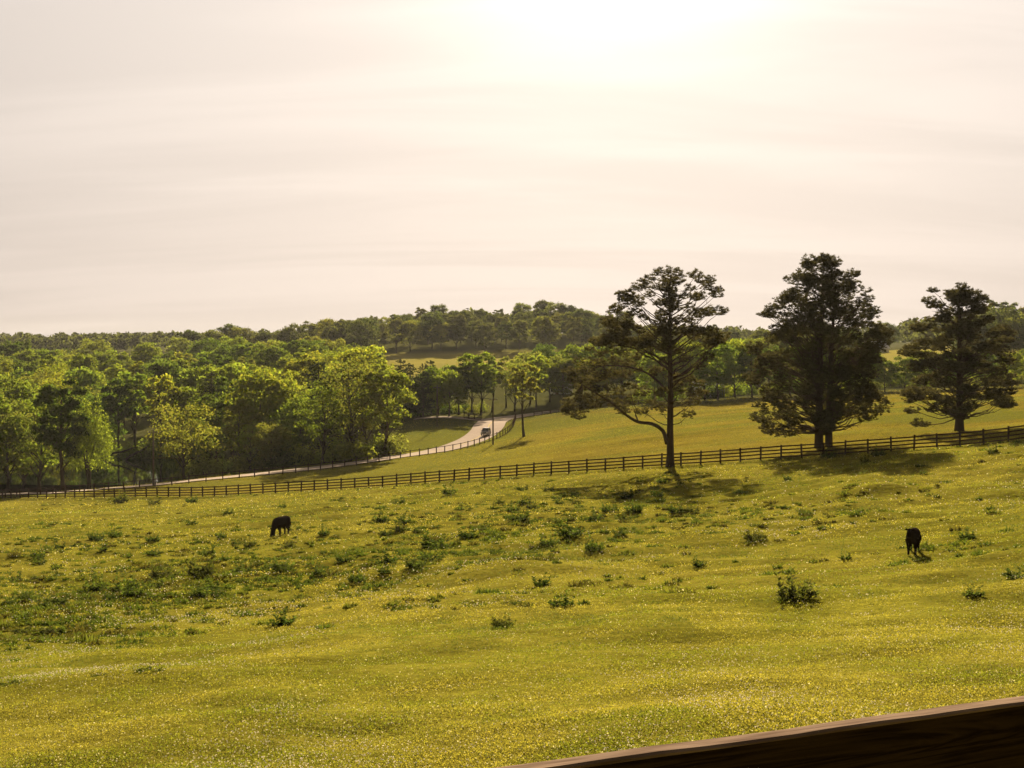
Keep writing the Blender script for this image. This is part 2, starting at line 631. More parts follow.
def needle_tufts(C, Rxy, Rz, per, rng, nl=.34, nw=.032, each=20):
    """sprays of needles filling flattened clumps"""
    V, col = [], []
    for c, rx, rz in zip(C, Rxy, Rz):
        m = max(3, int(per * rx * rx))
        d = rand_dirs(m, rng)
        k = rng.uniform(.1, 1, m) ** .45
        q = c + d * k[:, None] * np.array([rx, rx, rz])
        q[:, 2] += .12 * rx * (k ** 2)
        base = np.repeat(q, each, 0)
        nd_ = rand_dirs(m * each, rng)
        nd_[:, 2] = np.abs(nd_[:, 2]) * .9 - .12
        nd_ += np.repeat(d, each, 0) * np.array([.7, .7, .2])
        nd_ /= np.linalg.norm(nd_, axis=1)[:, None]
        L = rng.uniform(.65, 1.15, m * each)[:, None] * nl
        s = np.cross(nd_, rng.normal(size=nd_.shape))
        s /= np.linalg.norm(s, axis=1)[:, None]
        w = nw * rng.uniform(.7, 1.3, m * each)[:, None]
        V.append(np.stack([base - s * w * .6, base + s * w * .6, base + nd_ * L * .6 + s * w, base + nd_ * L], 1).reshape(-1, 3))
        b = np.repeat(np.repeat(rng.uniform(.75, 1.25, m), each), 4) * rng.uniform(.8, 1.2)
        col.append(b)
    V = np.concatenate(V)
    c = np.concatenate(col)[:, None] * np.ones(3)
    return mesh_np('crown', V, np.arange(len(V)).reshape(-1, 4), c)


def make_evergreen(seed, H, W, tf=.12):
    rng = np.random.default_rng(seed)
    mb = MB()
    mb.tube([(0, 0, -.4), (0, 0, H * .5), (.1, 0, H * .97)], [H * .02, H * .012, .04], 6)
    C, A, B = [], [], []
    h = H * tf
    while h < H * .98:
        k = (h - H * tf) / (H * (1 - tf))
        rad = W * .5 * (1 - k) ** .6 * (.55 + .45 * min(1, k * 5)) + .3
        nb = int(6 + 3 * (1 - k))
        a0 = rng.uniform(0, 6.28)
        for j in range(nb):
            a = a0 + j * 6.28 / nb + rng.normal() * .25
            r = rad * rng.uniform(.45, 1.05)
            c = np.array([math.cos(a) * r * .8, math.sin(a) * r * .8, h + rng.normal() * .3 - r * .08])
            C.append(c)
            A.append(max(.5, rad * rng.uniform(.3, .5)))
            B.append(max(.3, rad * .22))
            if j % 2 == 0:
                mb.tube([(0, 0, h - .2), tuple(c)], [.07, .03], 4)
        h += H * .055
    m = needle_tufts(np.array(C), A, B, 9, rng, .5, .09, 10)
    return mb.mesh('trunk', True), m


def make_shrub(seed, W, H, leaves=700, ls=.22):
    rng = np.random.default_rng(seed)
    mb = MB()
    for i in range(6):
        a = i * 1.05
        mb.tube(bend((0, 0, -.15), (math.cos(a) * W * .3, math.sin(a) * W * .3, H * .7), 4, .1, rng), [.05, .04, .03, .01], 4)
    d = rand_dirs(leaves, rng)
    d[:, 2] = np.abs(d[:, 2])
    lump = 1 + .28 * np.sin(d[:, 0] * 5 + seed) * np.cos(d[:, 1] * 4 + seed * 2)
    P = d * (rng.uniform(.5, 1.05, leaves) * lump)[:, None] * np.array([W * .5, W * .5, H]) + np.array([0, 0, H * .03])
    V, f = cards(P, d + rng.normal(size=d.shape) * .6, rng.uniform(.6, 1.2, leaves) * ls, rng)
    c = np.repeat(rng.uniform(.7, 1.25, leaves), 4)[:, None] * np.ones(3)
    return mb.mesh('trunk', True), mesh_np('crown', V, f, c)


# prototypes: (trunk mesh, crown mesh, nominal height)
PROTO = {
    'round': [(*make_broadleaf(s, 16, w, .13, 26, 5800, .33), 16) for s, w in ((11, 12), (12, 13.5), (13, 11), (14, 12.5))],
    'tall': [(*make_broadleaf(s, 19, w, .2, 26, 5600, .33, 0, .8), 19) for s, w in ((21, 9.5), (22, 10.5), (23, 8.8))],
    'airy': [(*make_broadleaf(s, 18, w, .16, 24, 6500, .25, .5, .9), 18) for s, w in ((31, 12), (32, 10.5))],
    'slim': [(*make_broadleaf(s, 15, w, .38, 14, 2300, .3, .2, .9), 15) for s, w in ((41, 6.0), (42, 6.8))],
    'ever': [(*make_evergreen(s, 15, w), 15) for s, w in ((51, 8.0), (52, 7.0), (53, 8.8))],
    'willow': [(*make_willow(s, 21, w), 21) for s, w in ((61, 12.5), (62, 11))],
    'shrub': [(*make_shrub(s, 4.2, 2.6), 2.6) for s in (71, 72, 73)],
    'forked': [(*make_broadleaf(s, 13.6, 12.4, .2, 22, 4600, .21, .28, .9), 13.6) for s in (81,)],
}
for k, L in PROTO.items():
    for t_, c_, _h in L:
        t_.materials.append(M_BARK if k in ('round', 'tall', 'ever', 'shrub') else M_BARK2)
        c_.materials.append(M_NEEDLE if k == 'ever' else M_LEAF)
NAMES = {'round': ('broadleaf_tree', 'tree'), 'tall': ('tall_tree', 'tree'), 'airy': ('sparse_tree', 'tree'), 'slim': ('slender_tree', 'tree'), 'ever': ('evergreen_tree', 'tree'),
         'willow': ('willow_tree', 'tree'), 'shrub': ('shrub', 'shrub'), 'forked': ('forked_tree', 'tree')}
G_MID, G_DEEP, G_YEL, G_OLIVE, G_BROWN, G_EVER = (.078, .096, .017), (.044, .059, .013), (.108, .117, .019), (.084, .088, .022), (.085, .062, .028), (.028, .034, .014)


def plant(kind, x, y, h, col, label, group, variant=None, sink=.0):
    tr, cr, hn = PROTO[kind][variant if variant is not None else random.randrange(len(PROTO[kind]))]
    nm, cat = NAMES[kind]
    e = bpy.data.objects.new(nm, None)
    COL.objects.link(e)
    e.location = (x, y, gz1(x, y) - sink)
    e.rotation_euler = (0, 0, random.uniform(0, 6.28) if kind != 'willow' else random.uniform(-.3, .3))
    s = h / hn
    e.scale = (s * random.uniform(.92, 1.1), s * random.uniform(.92, 1.1), s)
    tag(e, label, cat, group)
    t = link('trunk' if kind != 'shrub' else 'stems', tr, None, e)
    c = link('crown', cr, None, e)
    k = random.uniform(.85, 1.18)
    c.color = (col[0] * k * random.uniform(.92, 1.1), col[1] * k, col[2] * k, 1)
    return e


COLWORD = {G_MID: 'green', G_DEEP: 'dark green', G_YEL: 'yellow green', G_OLIVE: 'olive', G_BROWN: 'brownish', G_EVER: 'blackish green'}
KINDWORD = {'round': 'round-crowned tree', 'tall': 'tall leafy tree', 'airy': 'thin-leaved tree', 'slim': 'slender tree', 'ever': 'evergreen', 'willow': 'drooping willow', 'shrub': 'low shrub'}


def row(items, where, group):
    """items: (px, Y, height, kind, colour); labels count along the row from the left"""
    items = sorted(items, key=lambda q: q[0])
    for i, (px, Y, h, kind, col) in enumerate(items):
        x, y = xy(px, Y)
        plant(kind, x, y, h, col, f'{COLWORD[col]} {KINDWORD[kind]}, {ordinal(i + 1)} from left {where}', group)


def fill(px0, px1, Y, step, h, kinds, where, group, dY=14, skip=None):
    its = []
    px = px0
    while px < px1:
        p = px + random.uniform(-.3, .3) * step
        if not (skip and any(a < p < b for a, b in skip)):
            k, c = random.choice(kinds)
            its.append((p, Y + random.uniform(-dY, dY), h * random.uniform(.8, 1.15) * (.9 if k == 'ever' else 1), k, c))
        px += step * random.uniform(.8, 1.2)
    row(its, where, group)


MIX = [('round', G_MID), ('round', G_MID), ('round', G_YEL), ('tall', G_MID), ('tall', G_DEEP), ('round', G_DEEP), ('airy', G_OLIVE), ('tall', G_YEL), ('airy', G_MID), ('slim', G_OLIVE), ('airy', G_YEL)]
MIXD = [('round', G_MID), ('round', G_DEEP), ('tall', G_MID), ('ever', G_EVER), ('round', G_OLIVE), ('tall', G_DEEP)]
G_HILL, G_DUSK = (.058, .058, .022), (.038, .042, .018)  # haze and backlit shade of the hill are put into these crown colours
COLWORD.update({G_HILL: 'muted olive', G_DUSK: 'dusky green'})
HILL = [('round', G_HILL), ('round', G_DUSK), ('tall', G_HILL), ('round', G_DUSK), ('tall', G_DUSK), ('round', G_OLIVE)]

# -- named trees at the water and road edge
plant('airy', *xy(38, 263), 19, G_MID, 'loose thin-leaved tree by the road, left of the tall dark roadside tree', 'trees by the pond', 1)
plant('tall', *xy(62, 260), 22, G_DEEP, 'tallest dark-hearted tree standing between the road and the left end of the pond', 'trees by the pond', 2)
e_ = plant('willow', *xy(88, 265), 19.5, G_YEL, 'drooping tree with bright yellow-green edge nearest the open pond water', 'trees by the pond', 0)
e_.scale[0] *= .66
plant('round', *xy(22, 275), 16, G_OLIVE, 'olive round tree behind the crooked tree by the pond', 'trees by the pond', 2)
plant('airy', *xy(6, 262), 19, G_OLIVE, 'crooked thin-leaved tree at the far left end of the pond', 'trees by the pond', 1)
plant('round', *xy(-30, 258), 21, G_MID, 'big round tree left of the crooked tree by the pond', 'trees by the pond')
plant('forked', *xy(183, 256), 14.5, (.08, .082, .018), 'small sunlit tree with forked dark trunk standing alone between road and pond', 'trees by the pond', 0)
plant('shrub', *xy(205, 262), 4.5, G_OLIVE, 'olive shrub just right of the forked tree by the road', 'trees by the pond')
plant('airy', *xy(352, 268), 20.5, G_OLIVE, 'fan-shaped bare-looking tree with many upright limbs beside the road', 'roadside trees at the wood edge', 0)
plant('tall', *xy(384, 273), 18.5, G_MID, 'bright green tree with thick dark trunk at the end of the wood by the road', 'roadside trees at the wood edge', 1)
plant('airy', *xy(322, 262), 16, G_MID, 'thin green tree left of the fan-shaped roadside tree', 'roadside trees at the wood edge', 1)
row([(215, 300, 17, 'round', G_DEEP), (240, 285, 15, 'airy', G_OLIVE), (262, 292, 21, 'round', G_YEL), (284, 300, 20, 'airy', G_YEL), (300, 280, 14, 'round', G_MID), (318, 296, 21, 'ever', G_EVER),
     (338, 300, 19, 'tall', G_DEEP), (365, 296, 18, 'round', G_OLIVE), (272, 266, 9, 'round', G_OLIVE), (250, 272, 10, 'airy', G_MID)],
    'in front edge of wood right of pond', 'trees of the wood behind the road')
row([(-60, 335, 20, 'round', G_MID), (-25, 330, 20, 'tall', G_MID), (10, 335, 22, 'round', G_MID), (40, 330, 18, 'tall', G_DEEP), (98, 336, 17, 'round', G_DEEP), (118, 332, 20, 'slim', G_DEEP), (134, 338, 21, 'slim', G_MID), (160, 334, 20, 'slim', G_YEL),
     (190, 336, 17, 'round', G_MID), (212, 334, 20, 'ever', G_EVER), (232, 330, 19, 'tall', G_DEEP)], 'along far bank of the pond', 'trees of the wood behind the road')
fill(-90, 392, 365, 24, 19, MIX, 'in second line of wood behind pond', 'trees of the wood behind the road', skip=[(92, 182)])
fill(-90, 385, 410, 22, 18, MIX, 'in third line of wood behind pond', 'trees of the wood behind the road')
fill(-90, 380, 460, 20, 17.5, MIX, 'in fourth line of wood behind pond', 'trees of the wood behind the road')
fill(-80, 372, 520, 18, 17, MIXD, 'in fifth line of wood behind pond', 'trees of the wood behind the road')
fill(-70, 370, 590, 17, 17, MIXD, 'in rear line of wood behind pond', 'trees of the wood behind the road')
fill(180, 372, 690, 16, 18, HILL, 'on low rise behind the wood', 'trees of the wood behind the road', 25)
row([(px, 262 + random.uniform(0, 14) + (max(0, 300 - px) * .1), random.uniform(2.4, 5), 'shrub', random.choice([G_MID, G_DEEP, G_OLIVE, G_YEL])) for px in range(214, 392, 11)], 'along the roadside foot of the wood', 'shrubs at the wood edge')
row([(px, 326 + random.uniform(0, 10), random.uniform(2.5, 5), 'shrub', random.choice([G_MID, G_DEEP, G_YEL])) for px in range(-40, 215, 14)], 'on the far bank of the pond', 'shrubs at the wood edge')
row([(px, 362 + random.uniform(0, 12), random.uniform(2, 4), 'shrub', random.choice([G_MID, G_DEEP, G_OLIVE])) for px in range(392, 490, 9)], 'under the dark row behind road bend', 'shrubs at the wood edge')
row([(px, 356 + random.uniform(0, 14), random.uniform(2, 4), 'shrub', random.choice([G_MID, G_DEEP, G_OLIVE, G_YEL])) for px in range(640, 1040, 14)], 'under the meadow edge trees', 'shrubs at the wood edge')
# -- the row behind the road bend
row([(398, 352, 13, 'ever', G_EVER), (410, 358, 14, 'ever', G_EVER), (423, 354, 13.5, 'ever', G_EVER), (438, 358, 13, 'round', G_MID), (449, 352, 12, 'round', G_YEL), (459, 360, 14, 'tall', G_DEEP), (472, 366, 16, 'tall', G_MID),
     (481, 362, 16.5, 'tall', G_MID), (492, 372, 14, 'slim', G_OLIVE), (400, 372, 15, 'ever', G_EVER), (430, 374, 14, 'ever', G_EVER)], 'in dark row behind road bend', 'trees behind the road bend')
plant('slim', *xy(524, 275), 15, G_OLIVE, 'slender olive tree with dark trunk alone on the meadow beside the road fence', 'trees behind the road bend', 0)
row([(506, 385, 14.5, 'slim', G_OLIVE), (515, 372, 14.5, 'airy', G_OLIVE), (530, 392, 15, 'round', G_OLIVE), (536, 376, 15, 'slim', G_YEL), (550, 396, 13.5, 'round', G_YEL), (563, 388, 13, 'round', G_OLIVE), (578, 400, 16, 'round', G_MID), (592, 385, 12, 'round', G_YEL),
     (607, 395, 15, 'round', G_DEEP), (622, 390, 13, 'round', G_OLIVE), (640, 398, 14, 'round', G_MID)], 'along far side of upper road', 'trees beyond the meadow')
plant('round', *xy(543, 470), 13, G_DEEP, 'dome-shaped dark tree standing alone at the edge of the far field', 'trees beyond the meadow', 1)
row([(655, 350, 13, 'round', G_MID), (672, 345, 13, 'round', G_OLIVE), (690, 352, 15, 'round', G_YEL), (705, 345, 12, 'airy', G_MID), (718, 340, 14.5, 'round', G_MID), (735, 352, 15, 'round', G_YEL), (752, 345, 13, 'round', G_DEEP), (770, 350, 13, 'tall', G_MID),
     (790, 345, 12, 'round', G_DEEP), (810, 352, 12, 'round', G_MID), (830, 345, 11, 'round', G_DEEP), (850, 340, 10.5, 'round', G_MID), (868, 345, 11, 'round', G_DEEP), (885, 338, 8, 'round', G_MID), (905, 335, 8.5, 'round', G_DEEP), (925, 340, 10, 'round', G_MID), (945, 335, 9, 'round', G_DEEP),
     (965, 340, 10, 'round', G_MID), (985, 335, 9, 'round', G_DEEP), (1012, 330, 8.5, 'round', G_YEL), (1035, 335, 10, 'round', G_MID), (1060, 335, 11, 'round', G_MID)],
    'along far edge of golden meadow', 'trees beyond the meadow')
row([(px, 420 + random.uniform(-12, 12), 13 * random.uniform(.85, 1.2), *random.choice(HILL)) for px in range(560, 860, 19)], 'in line behind meadow edge trees', 'trees beyond the meadow')
fill(610, 850, 520, 20, 13, HILL, 'in wood behind two larger pines', 'trees beyond the meadow')
fill(950, 1100, 480, 17, 17, HILL, 'on green hill behind smallest pine', 'trees on the right hill', 20)
fill(968, 1100, 560, 15, 18, HILL, 'atop green hill behind smallest pine', 'trees on the right hill', 20)
# -- hill
fill(335, 618, 705, 16, 17, HILL, 'at foot of hill above far field', 'trees on the wooded hill', 12)
fill(330, 622, 745, 16, 16.5, HILL, 'midway up hill above far field', 'trees on the wooded hill', 12)
fill(335, 625, 800, 15, 16.5, HILL, 'on crest of hill above far field', 'trees on the wooded hill', 16)
fill(620, 900, 720, 17, 14, HILL, 'in hazy wood between two larger pines', 'trees in the hazy distance', 25)


# -- the ridge woods on the skyline: one mass
def ridge():
    rng = np.random.default_rng(5)
    P, N, S, B = [], [], [], []
    for (a, b, Y0, Y1, n) in ((-200, 360, 900, 1180, 420), (600, 1300, 950, 1200, 420), (900, 1300, 620, 900, 160), (330, 640, 850, 1100, 160)):
        for _ in range(n):
            Y = rng.uniform(Y0, Y1)
            px = rng.uniform(a, b)
            x = (px - 512) / F * Y
            z = gz1(x, Y)
            h = rng.uniform(11, 17)
            w = rng.uniform(4.5, 7)
            m = 90
            d = rand_dirs(m, rng)
            d[:, 2] = np.abs(d[:, 2]) * 1.3 - .5
            P.append(np.array([x, Y, z + h * .55]) + d * np.array([w, w, h * .45]) * rng.uniform(.75, 1.05, m)[:, None])
            N.append(d + rng.normal(size=d.shape) * .5)
            S.append(rng.uniform(.9, 1.7, m))
            B.append(rng.uniform(.8, 1.2, m) * rng.uniform(.75, 1.25))
    P, N, S, B = map(np.concatenate, (P, N, S, B))
    V, f = cards(P, N, S, rng, .7)
    c = np.repeat(B, 4)[:, None] * np.array([.05, .052, .022])  # brown haze is put into this muted ridge colour
    tag(link('distant_woods', mesh_np('distant_woods', V, f, c), leafy('distant_leaf', .8, False)), kind='stuff')


ridge()


# ------------------------------------------------------------------ the three pines
def clump_pine(name, base, label, trunks, clumps, seed, per, limbs=(), col=(.05, .043, .02)):
    """trunks: lists of (x,y,z,r); clumps: (x,y,z,rx,rz, trunk index); limbs: extra thick limb paths"""
    rng = np.random.default_rng(seed)
    e = bpy.data.objects.new(name, None)
    COL.objects.link(e)
    e.location = base
    tag(e, label, 'tree', 'pines at the board fence')
    mbs = [MB() for _ in trunks]
    for mb, t in zip(mbs, trunks):
        mb.tube([q[:3] for q in t], [q[3] for q in t], 12)
    for (pts, rad) in limbs:
        P = catmull(pts, .5)
        mbs[0].tube(P, np.interp(np.linspace(0, 1, len(P)), np.linspace(0, 1, len(rad)), rad), 8)
    lm = MB()
    for (x, y, z, rx, rz, ti, src) in clumps:
        t = np.array(trunks[ti])
        if src is None:
            r = math.hypot(x - t[-1][0], y)
            h0 = np.clip(z - (.75 if z > .62 * t[-1][2] else .4) * r - .2, t[1][2] + 1.5, t[-1][2] - .3)
            p0 = np.array([np.interp(h0, t[:, 2], t[:, 0]), np.interp(h0, t[:, 2], t[:, 1]), h0])
        else:
            p0 = np.array(src)
        P = bend(p0, (x, y, z - rz * .2), 6, -.05, rng, .025)
        L = np.linalg.norm(P[-1] - P[0])
        rb = min(.11, .022 + .011 * L)
        lm.tube(P, np.linspace(rb, .018, 6), 5)
        for _ in range(4):
            q = P[rng.integers(3, 6)]
            d = rand_dirs(1, rng)[0]
            lm.tube([q, q + d * np.array([rx, rx, rz]) * .8], [.03, .012], 4)
    for mb in mbs:
        link('trunk', mb.mesh('trunk', True), M_BARK, e)
    link('limbs', lm.mesh('limbs', True), M_BARK, e)
    cl = np.array([c[:3] for c in clumps])
    cm = needle_tufts(cl, [c[3] for c in clumps], [c[4] for c in clumps], per, rng)
    cm.materials.append(M_NEEDLE)
    c = link('crown', cm, None, e)
    c.color = (*col, 1)
    return e


rng = np.random.default_rng(99)
# pine with the long low limb
k1 = 158.5 / F / 3.34
X1, Y1 = xy(670.5, 158.5)
Z1 = gz1(X1, Y1)


def q1(a, b):
    return ((a - 438) * k1, (716 - b) * k1)


spots = [(440, 62), (405, 72), (372, 88), (348, 96), (478, 70), (505, 82), (540, 95), (562, 112), (578, 128), (330, 120), (300, 138), (275, 140), (420, 95), (460, 98), (395, 115),
         (262, 190), (248, 196), (285, 172), (330, 160), (370, 140), (440, 130), (500, 120), (530, 150), (480, 150), (565, 198), (590, 200), (545, 210), (500, 190), (450, 180), (410, 170), (300, 215), (345, 220),
         (225, 240), (250, 236), (290, 245), (330, 262), (420, 215), (475, 228), (520, 225), (555, 268), (580, 282), (570, 300), (400, 255), (370, 285), (440, 265), (480, 270), (510, 262),
         (190, 300), (170, 325), (215, 305), (240, 285), (270, 300), (310, 300), (350, 310), (200, 340), (235, 330), (280, 335), (400, 320), (470, 330), (340, 350), (545, 350), (520, 380),
         (135, 370), (105, 400), (120, 420), (150, 395), (185, 370), (215, 375), (250, 365), (300, 375), (160, 430), (200, 420), (240, 410), (285, 410), (335, 395), (385, 400), (460, 420), (500, 425), (530, 440),
         (100, 530), (125, 545), (95, 510), (140, 520), (165, 490), (130, 480), (190, 510), (185, 460), (215, 490), (230, 450), (265, 470), (255, 510), (300, 450), (310, 495), (345, 470), (340, 530), (375, 500), (400, 470),
         (410, 525), (470, 470), (510, 470), (550, 470), (500, 510), (490, 540), (525, 500), (150, 455), (280, 530)]
cl = []
limb_src = {}
LIMB = [(q1(428, 640), 0), (q1(412, 595), -.2), (q1(375, 572), -.4), (q1(330, 566), -.5), (q1(290, 543), -.6), (q1(245, 505), -.8), (q1(190, 470), -1.0), (q1(140, 440), -1.2)]
LIMB3 = [(a[0], d, a[1]) for a, d in LIMB]
LIMB4 = [(q1(a, b)[0], d, q1(a, b)[1]) for a, b, d in ((432, 470, 0), (385, 420, .3), (335, 392, .6), (275, 380, .8), (215, 380, .9), (160, 395, 1.0), (115, 408, 1.1))]
LIMB5 = [(q1(a, b)[0], d, q1(a, b)[1]) for a, b, d in ((432, 375, 0), (385, 345, -.2), (330, 325, -.3), (270, 312, -.3), (215, 308, -.4), (175, 318, -.5))]
spots += [(a + rng.normal() * 22, b + rng.normal() * 12) for a, b in spots if 225 < b < 320 and (a < 410 or a > 475)]
spots += [(a + rng.normal() * 20, b + rng.normal() * 12) for a, b in spots if 240 < a < 600 and 100 < b < 330 and rng.uniform() < .6]
for (a, b) in spots:
    x, h = q1(a, b)
    low = a < 330 and b > 355
    wdt = 3.4 if b < 330 else 3.0
    y = rng.normal() * wdt * .55
    rx = rng.uniform(.62, 1.0) * (1.15 if low else 1)
    src = None
    if low and b > 425:
        src = LIMB3[int(np.clip(round((428 - a) / 42), 3, 7))]
        y = -.8 + rng.normal() * 1.5
    elif a < 400 and 340 < b <= 425:
        src = LIMB4[int(np.clip(round((428 - a) / 52), 1, 6))]
        y = .9 + rng.normal() * 1.3
    elif a < 400 and 235 < b <= 340:
        src = LIMB5[int(np.clip(round((428 - a) / 52), 1, 5))]
        y = -.3 + rng.normal() * 1.6
    cl.append((x, y, h, rx, rx * rng.uniform(.48, .7), 0, src))
# the rest of the crown, toward and away from the fence
for _ in range(22):
    h = rng.uniform(8.5, 21)
    a = rng.choice([-1, 1]) * rng.uniform(.9, 2.2)
    r = rng.uniform(2, 4.6) * (1 if h < 17 else .75)
    rx = rng.uniform(.6, .95)
    cl.append((math.cos(a) * r * .6, math.sin(a) * r, h, rx, rx * .5, 0, None))
tr = [(0, 0, -.5, .75), (0, 0, .15, .52), (.02, 0, 1.2, .42), (-.02, 0, 4, .37), (.03, .05, 8, .31), (-.02, .1, 12, .24), (-.08, 0, 16, .16), (-.1, 0, 19.5, .09), (-.05, 0, 21.6, .03)]
clump_pine('pine_tree', (X1, Y1, Z1), 'tall open-crowned pine with one long crooked low limb reaching out sideways', [tr], cl, 3, 50,
           [(LIMB3, [.26, .22, .19, .17, .14, .11, .08, .05]), (LIMB4, [.14, .12, .1, .08, .06, .04, .02]), (LIMB5, [.13, .11, .08, .06, .04, .02])], (.058, .05, .022))


def outline_pine(zx, zy, k, outline, n, seed, tfrac, trunks):
    r = np.random.default_rng(seed)
    o = np.array(outline, float)
    hs = (zy - o[:, 0]) * k
    ls = (o[:, 1] - zx) * k
    rs = (o[:, 2] - zx) * k
    idx = np.argsort(hs)
    hs, ls, rs = hs[idx], ls[idx], rs[idx]
    out = []
    levels = np.arange(hs[0] + .3, hs[-1] - .45, .95)
    wts = np.array([np.interp(h, hs, rs - ls) for h in levels])
    for h, w in zip(levels, wts):
        m = max(8, int(n * w / wts.sum()))
        a0 = r.uniform(0, 6.28)
        for j in range(m):
            a = a0 + j * 6.283 / m + r.normal() * .3
            hh = h + r.normal() * .5
            e = np.interp(hh, hs, rs) if math.cos(a) > 0 else -np.interp(hh, hs, ls)
            dp = (np.interp(hh, hs, rs) - np.interp(hh, hs, ls)) * .42
            f_ = r.uniform(.4, 1) ** .4 if r.uniform() < .75 else r.uniform(.1, .5)
            rx = r.uniform(.65, 1.2) * (1.0 if w > 5 else .8)
            x, y = math.cos(a) * max(.2, e - rx * .35) * f_, math.sin(a) * max(.2, dp - rx * .4) * f_
            ti = 0 if len(trunks) == 1 or x < .4 else 1
            out.append((x, y, hh - .04 * math.hypot(x, y), rx, rx * r.uniform(.45, .72), ti, None))
    return out


k2 = 156 / F / 3.34
X2, Y2 = xy(824, 157)
ol = [(48, 290, 400), (60, 270, 420), (85, 250, 440), (115, 225, 475), (150, 205, 470), (180, 198, 515), (215, 148, 545), (250, 125, 552), (300, 95, 582), (345, 88, 560), (380, 100, 540), (420, 95, 530), (460, 80, 515), (500, 125, 540), (550, 90, 568), (590, 95, 500), (625, 120, 300)]
t2 = [[(-.5, 0, -.5, .62), (-.5, 0, .2, .5), (-.5, 0, 3, .43), (-.45, 0, 8, .34), (-.3, .1, 14, .2), (-.1, .1, 20.3, .04)],
      [(.62, .1, -.5, .5), (.62, .1, .2, .42), (.6, .1, 3, .36), (.75, .15, 8, .28), (1.0, .2, 13, .16), (1.2, .2, 17.5, .04)]]
cl = outline_pine(345, 690, k2, ol, 360, 4, 0, t2)
clump_pine('pine_tree', (X2, Y2, gz1(X2, Y2)), 'largest dense dark pine with two trunks standing behind the board fence', t2, cl, 5, 44, (), (.047, .042, .019))
k3 = 166 / F / 3.34
X3, Y3 = xy(960, 166)
ol = [(150, 765, 808), (165, 700, 845), (195, 668, 880), (222, 690, 892), (245, 730, 925), (270, 645, 930), (300, 660, 985), (330, 620, 960), (360, 592, 962), (390, 590, 972), (420, 650, 955), (450, 640, 972), (490, 615, 985), (530, 620, 988), (560, 610, 960), (580, 608, 700)]
t3 = [[(0, 0, -.5, .85), (0, 0, .15, .58), (0, 0, 1.5, .46), (0, 0, 6, .36), (-.1, 0, 11, .2), (-.15, 0, 16.4, .04)]]
cl = [(q[0] * 1.04, q[1], q[2], q[3] * 1.12, q[4] * .78, q[5], q[6]) for q in outline_pine(800, 636, k3, ol, 170, 6, 0, t3)]
clump_pine('pine_tree', (X3, Y3, gz1(X3, Y3)), 'smallest pine with flat layered branches and one stout trunk behind the fence', t3, cl, 7, 50, (), (.05, .044, .02))


# ------------------------------------------------------------------ board fences
def fence(name, path, spacing, label, height, nrails, post=.15, board=.14, thick=.04, side=1):
    P = catmull(path, .4)
    d = np.concatenate([[0], np.cumsum(np.linalg.norm(np.diff(P, axis=0), axis=1))])
    n = int(d[-1] / spacing)
    s = np.arange(n + 1) * spacing
    X = np.interp(s, d, P[:, 0])
    Y = np.interp(s, d, P[:, 1])
    Z = gz(X, Y)
    e = bpy.data.objects.new(name, None)
    COL.objects.link(e)
    base = Vector((X[0], Y[0], Z[0]))
    e.location = base
    tag(e, label, 'fence')
    pm = MB().box((0, 0, height * .5 - .2), (post, post, height + .5)).mesh('post')
    bm = bmesh.new()
    bm.from_mesh(pm)
    bmesh.ops.bevel(bm, geom=bm.edges[:], offset=.012, segments=1, affect='EDGES')
    bm.to_mesh(pm)
    bm.free()
    pm.materials.append(M_FENCE)
    ang = np.arctan2(np.gradient(Y), np.gradient(X))
    first = None
    r = random.Random(3)
    for i in range(n + 1):
        if first is None:
            o = first = link('post', pm, None, e)
        else:
            o = first.copy()
            COL.objects.link(o)
            o.parent = e
        o.location = Vector((X[i], Y[i], Z[i])) - base
        o.rotation_euler = (r.uniform(-.04, .04), r.uniform(-.04, .04), ang[i])
        o.scale = (1, 1, 1 + r.uniform(-.03, .05))
    for k in range(nrails):
        hh = height * (.94 - k * (.78 / max(1, nrails - 1)))
        mb = MB()
        for i in range(n):
            a = Vector((X[i], Y[i], Z[i] + hh + r.uniform(-.035, .03))) - base
            b = Vector((X[i + 1], Y[i + 1], Z[i + 1] + hh + r.uniform(-.02, .02))) - base
            dv = b - a
            nv = Vector((-dv.y, dv.x, 0)).normalized() * side
            a = a - nv * (post / 2 + thick / 2 + .003)
            b = b - nv * (post / 2 + thick / 2 + .003)
            g = dv.normalized() * .004
            v = []
            for q in (a + g, b - g):
                for (u, w) in ((-1, -1), (1, -1), (1, 1), (-1, 1)):
                    v.append(q + nv * u * thick / 2 + Vector((0, 0, w * board / 2)))
            mb.add(v, [(0, 1, 2, 3), (7, 6, 5, 4), (0, 4, 5, 1), (1, 5, 6, 2), (2, 6, 7, 3), (3, 7, 4, 0)])
        link('rail', mb.mesh('rail'), M_FENCE, e)
    return e


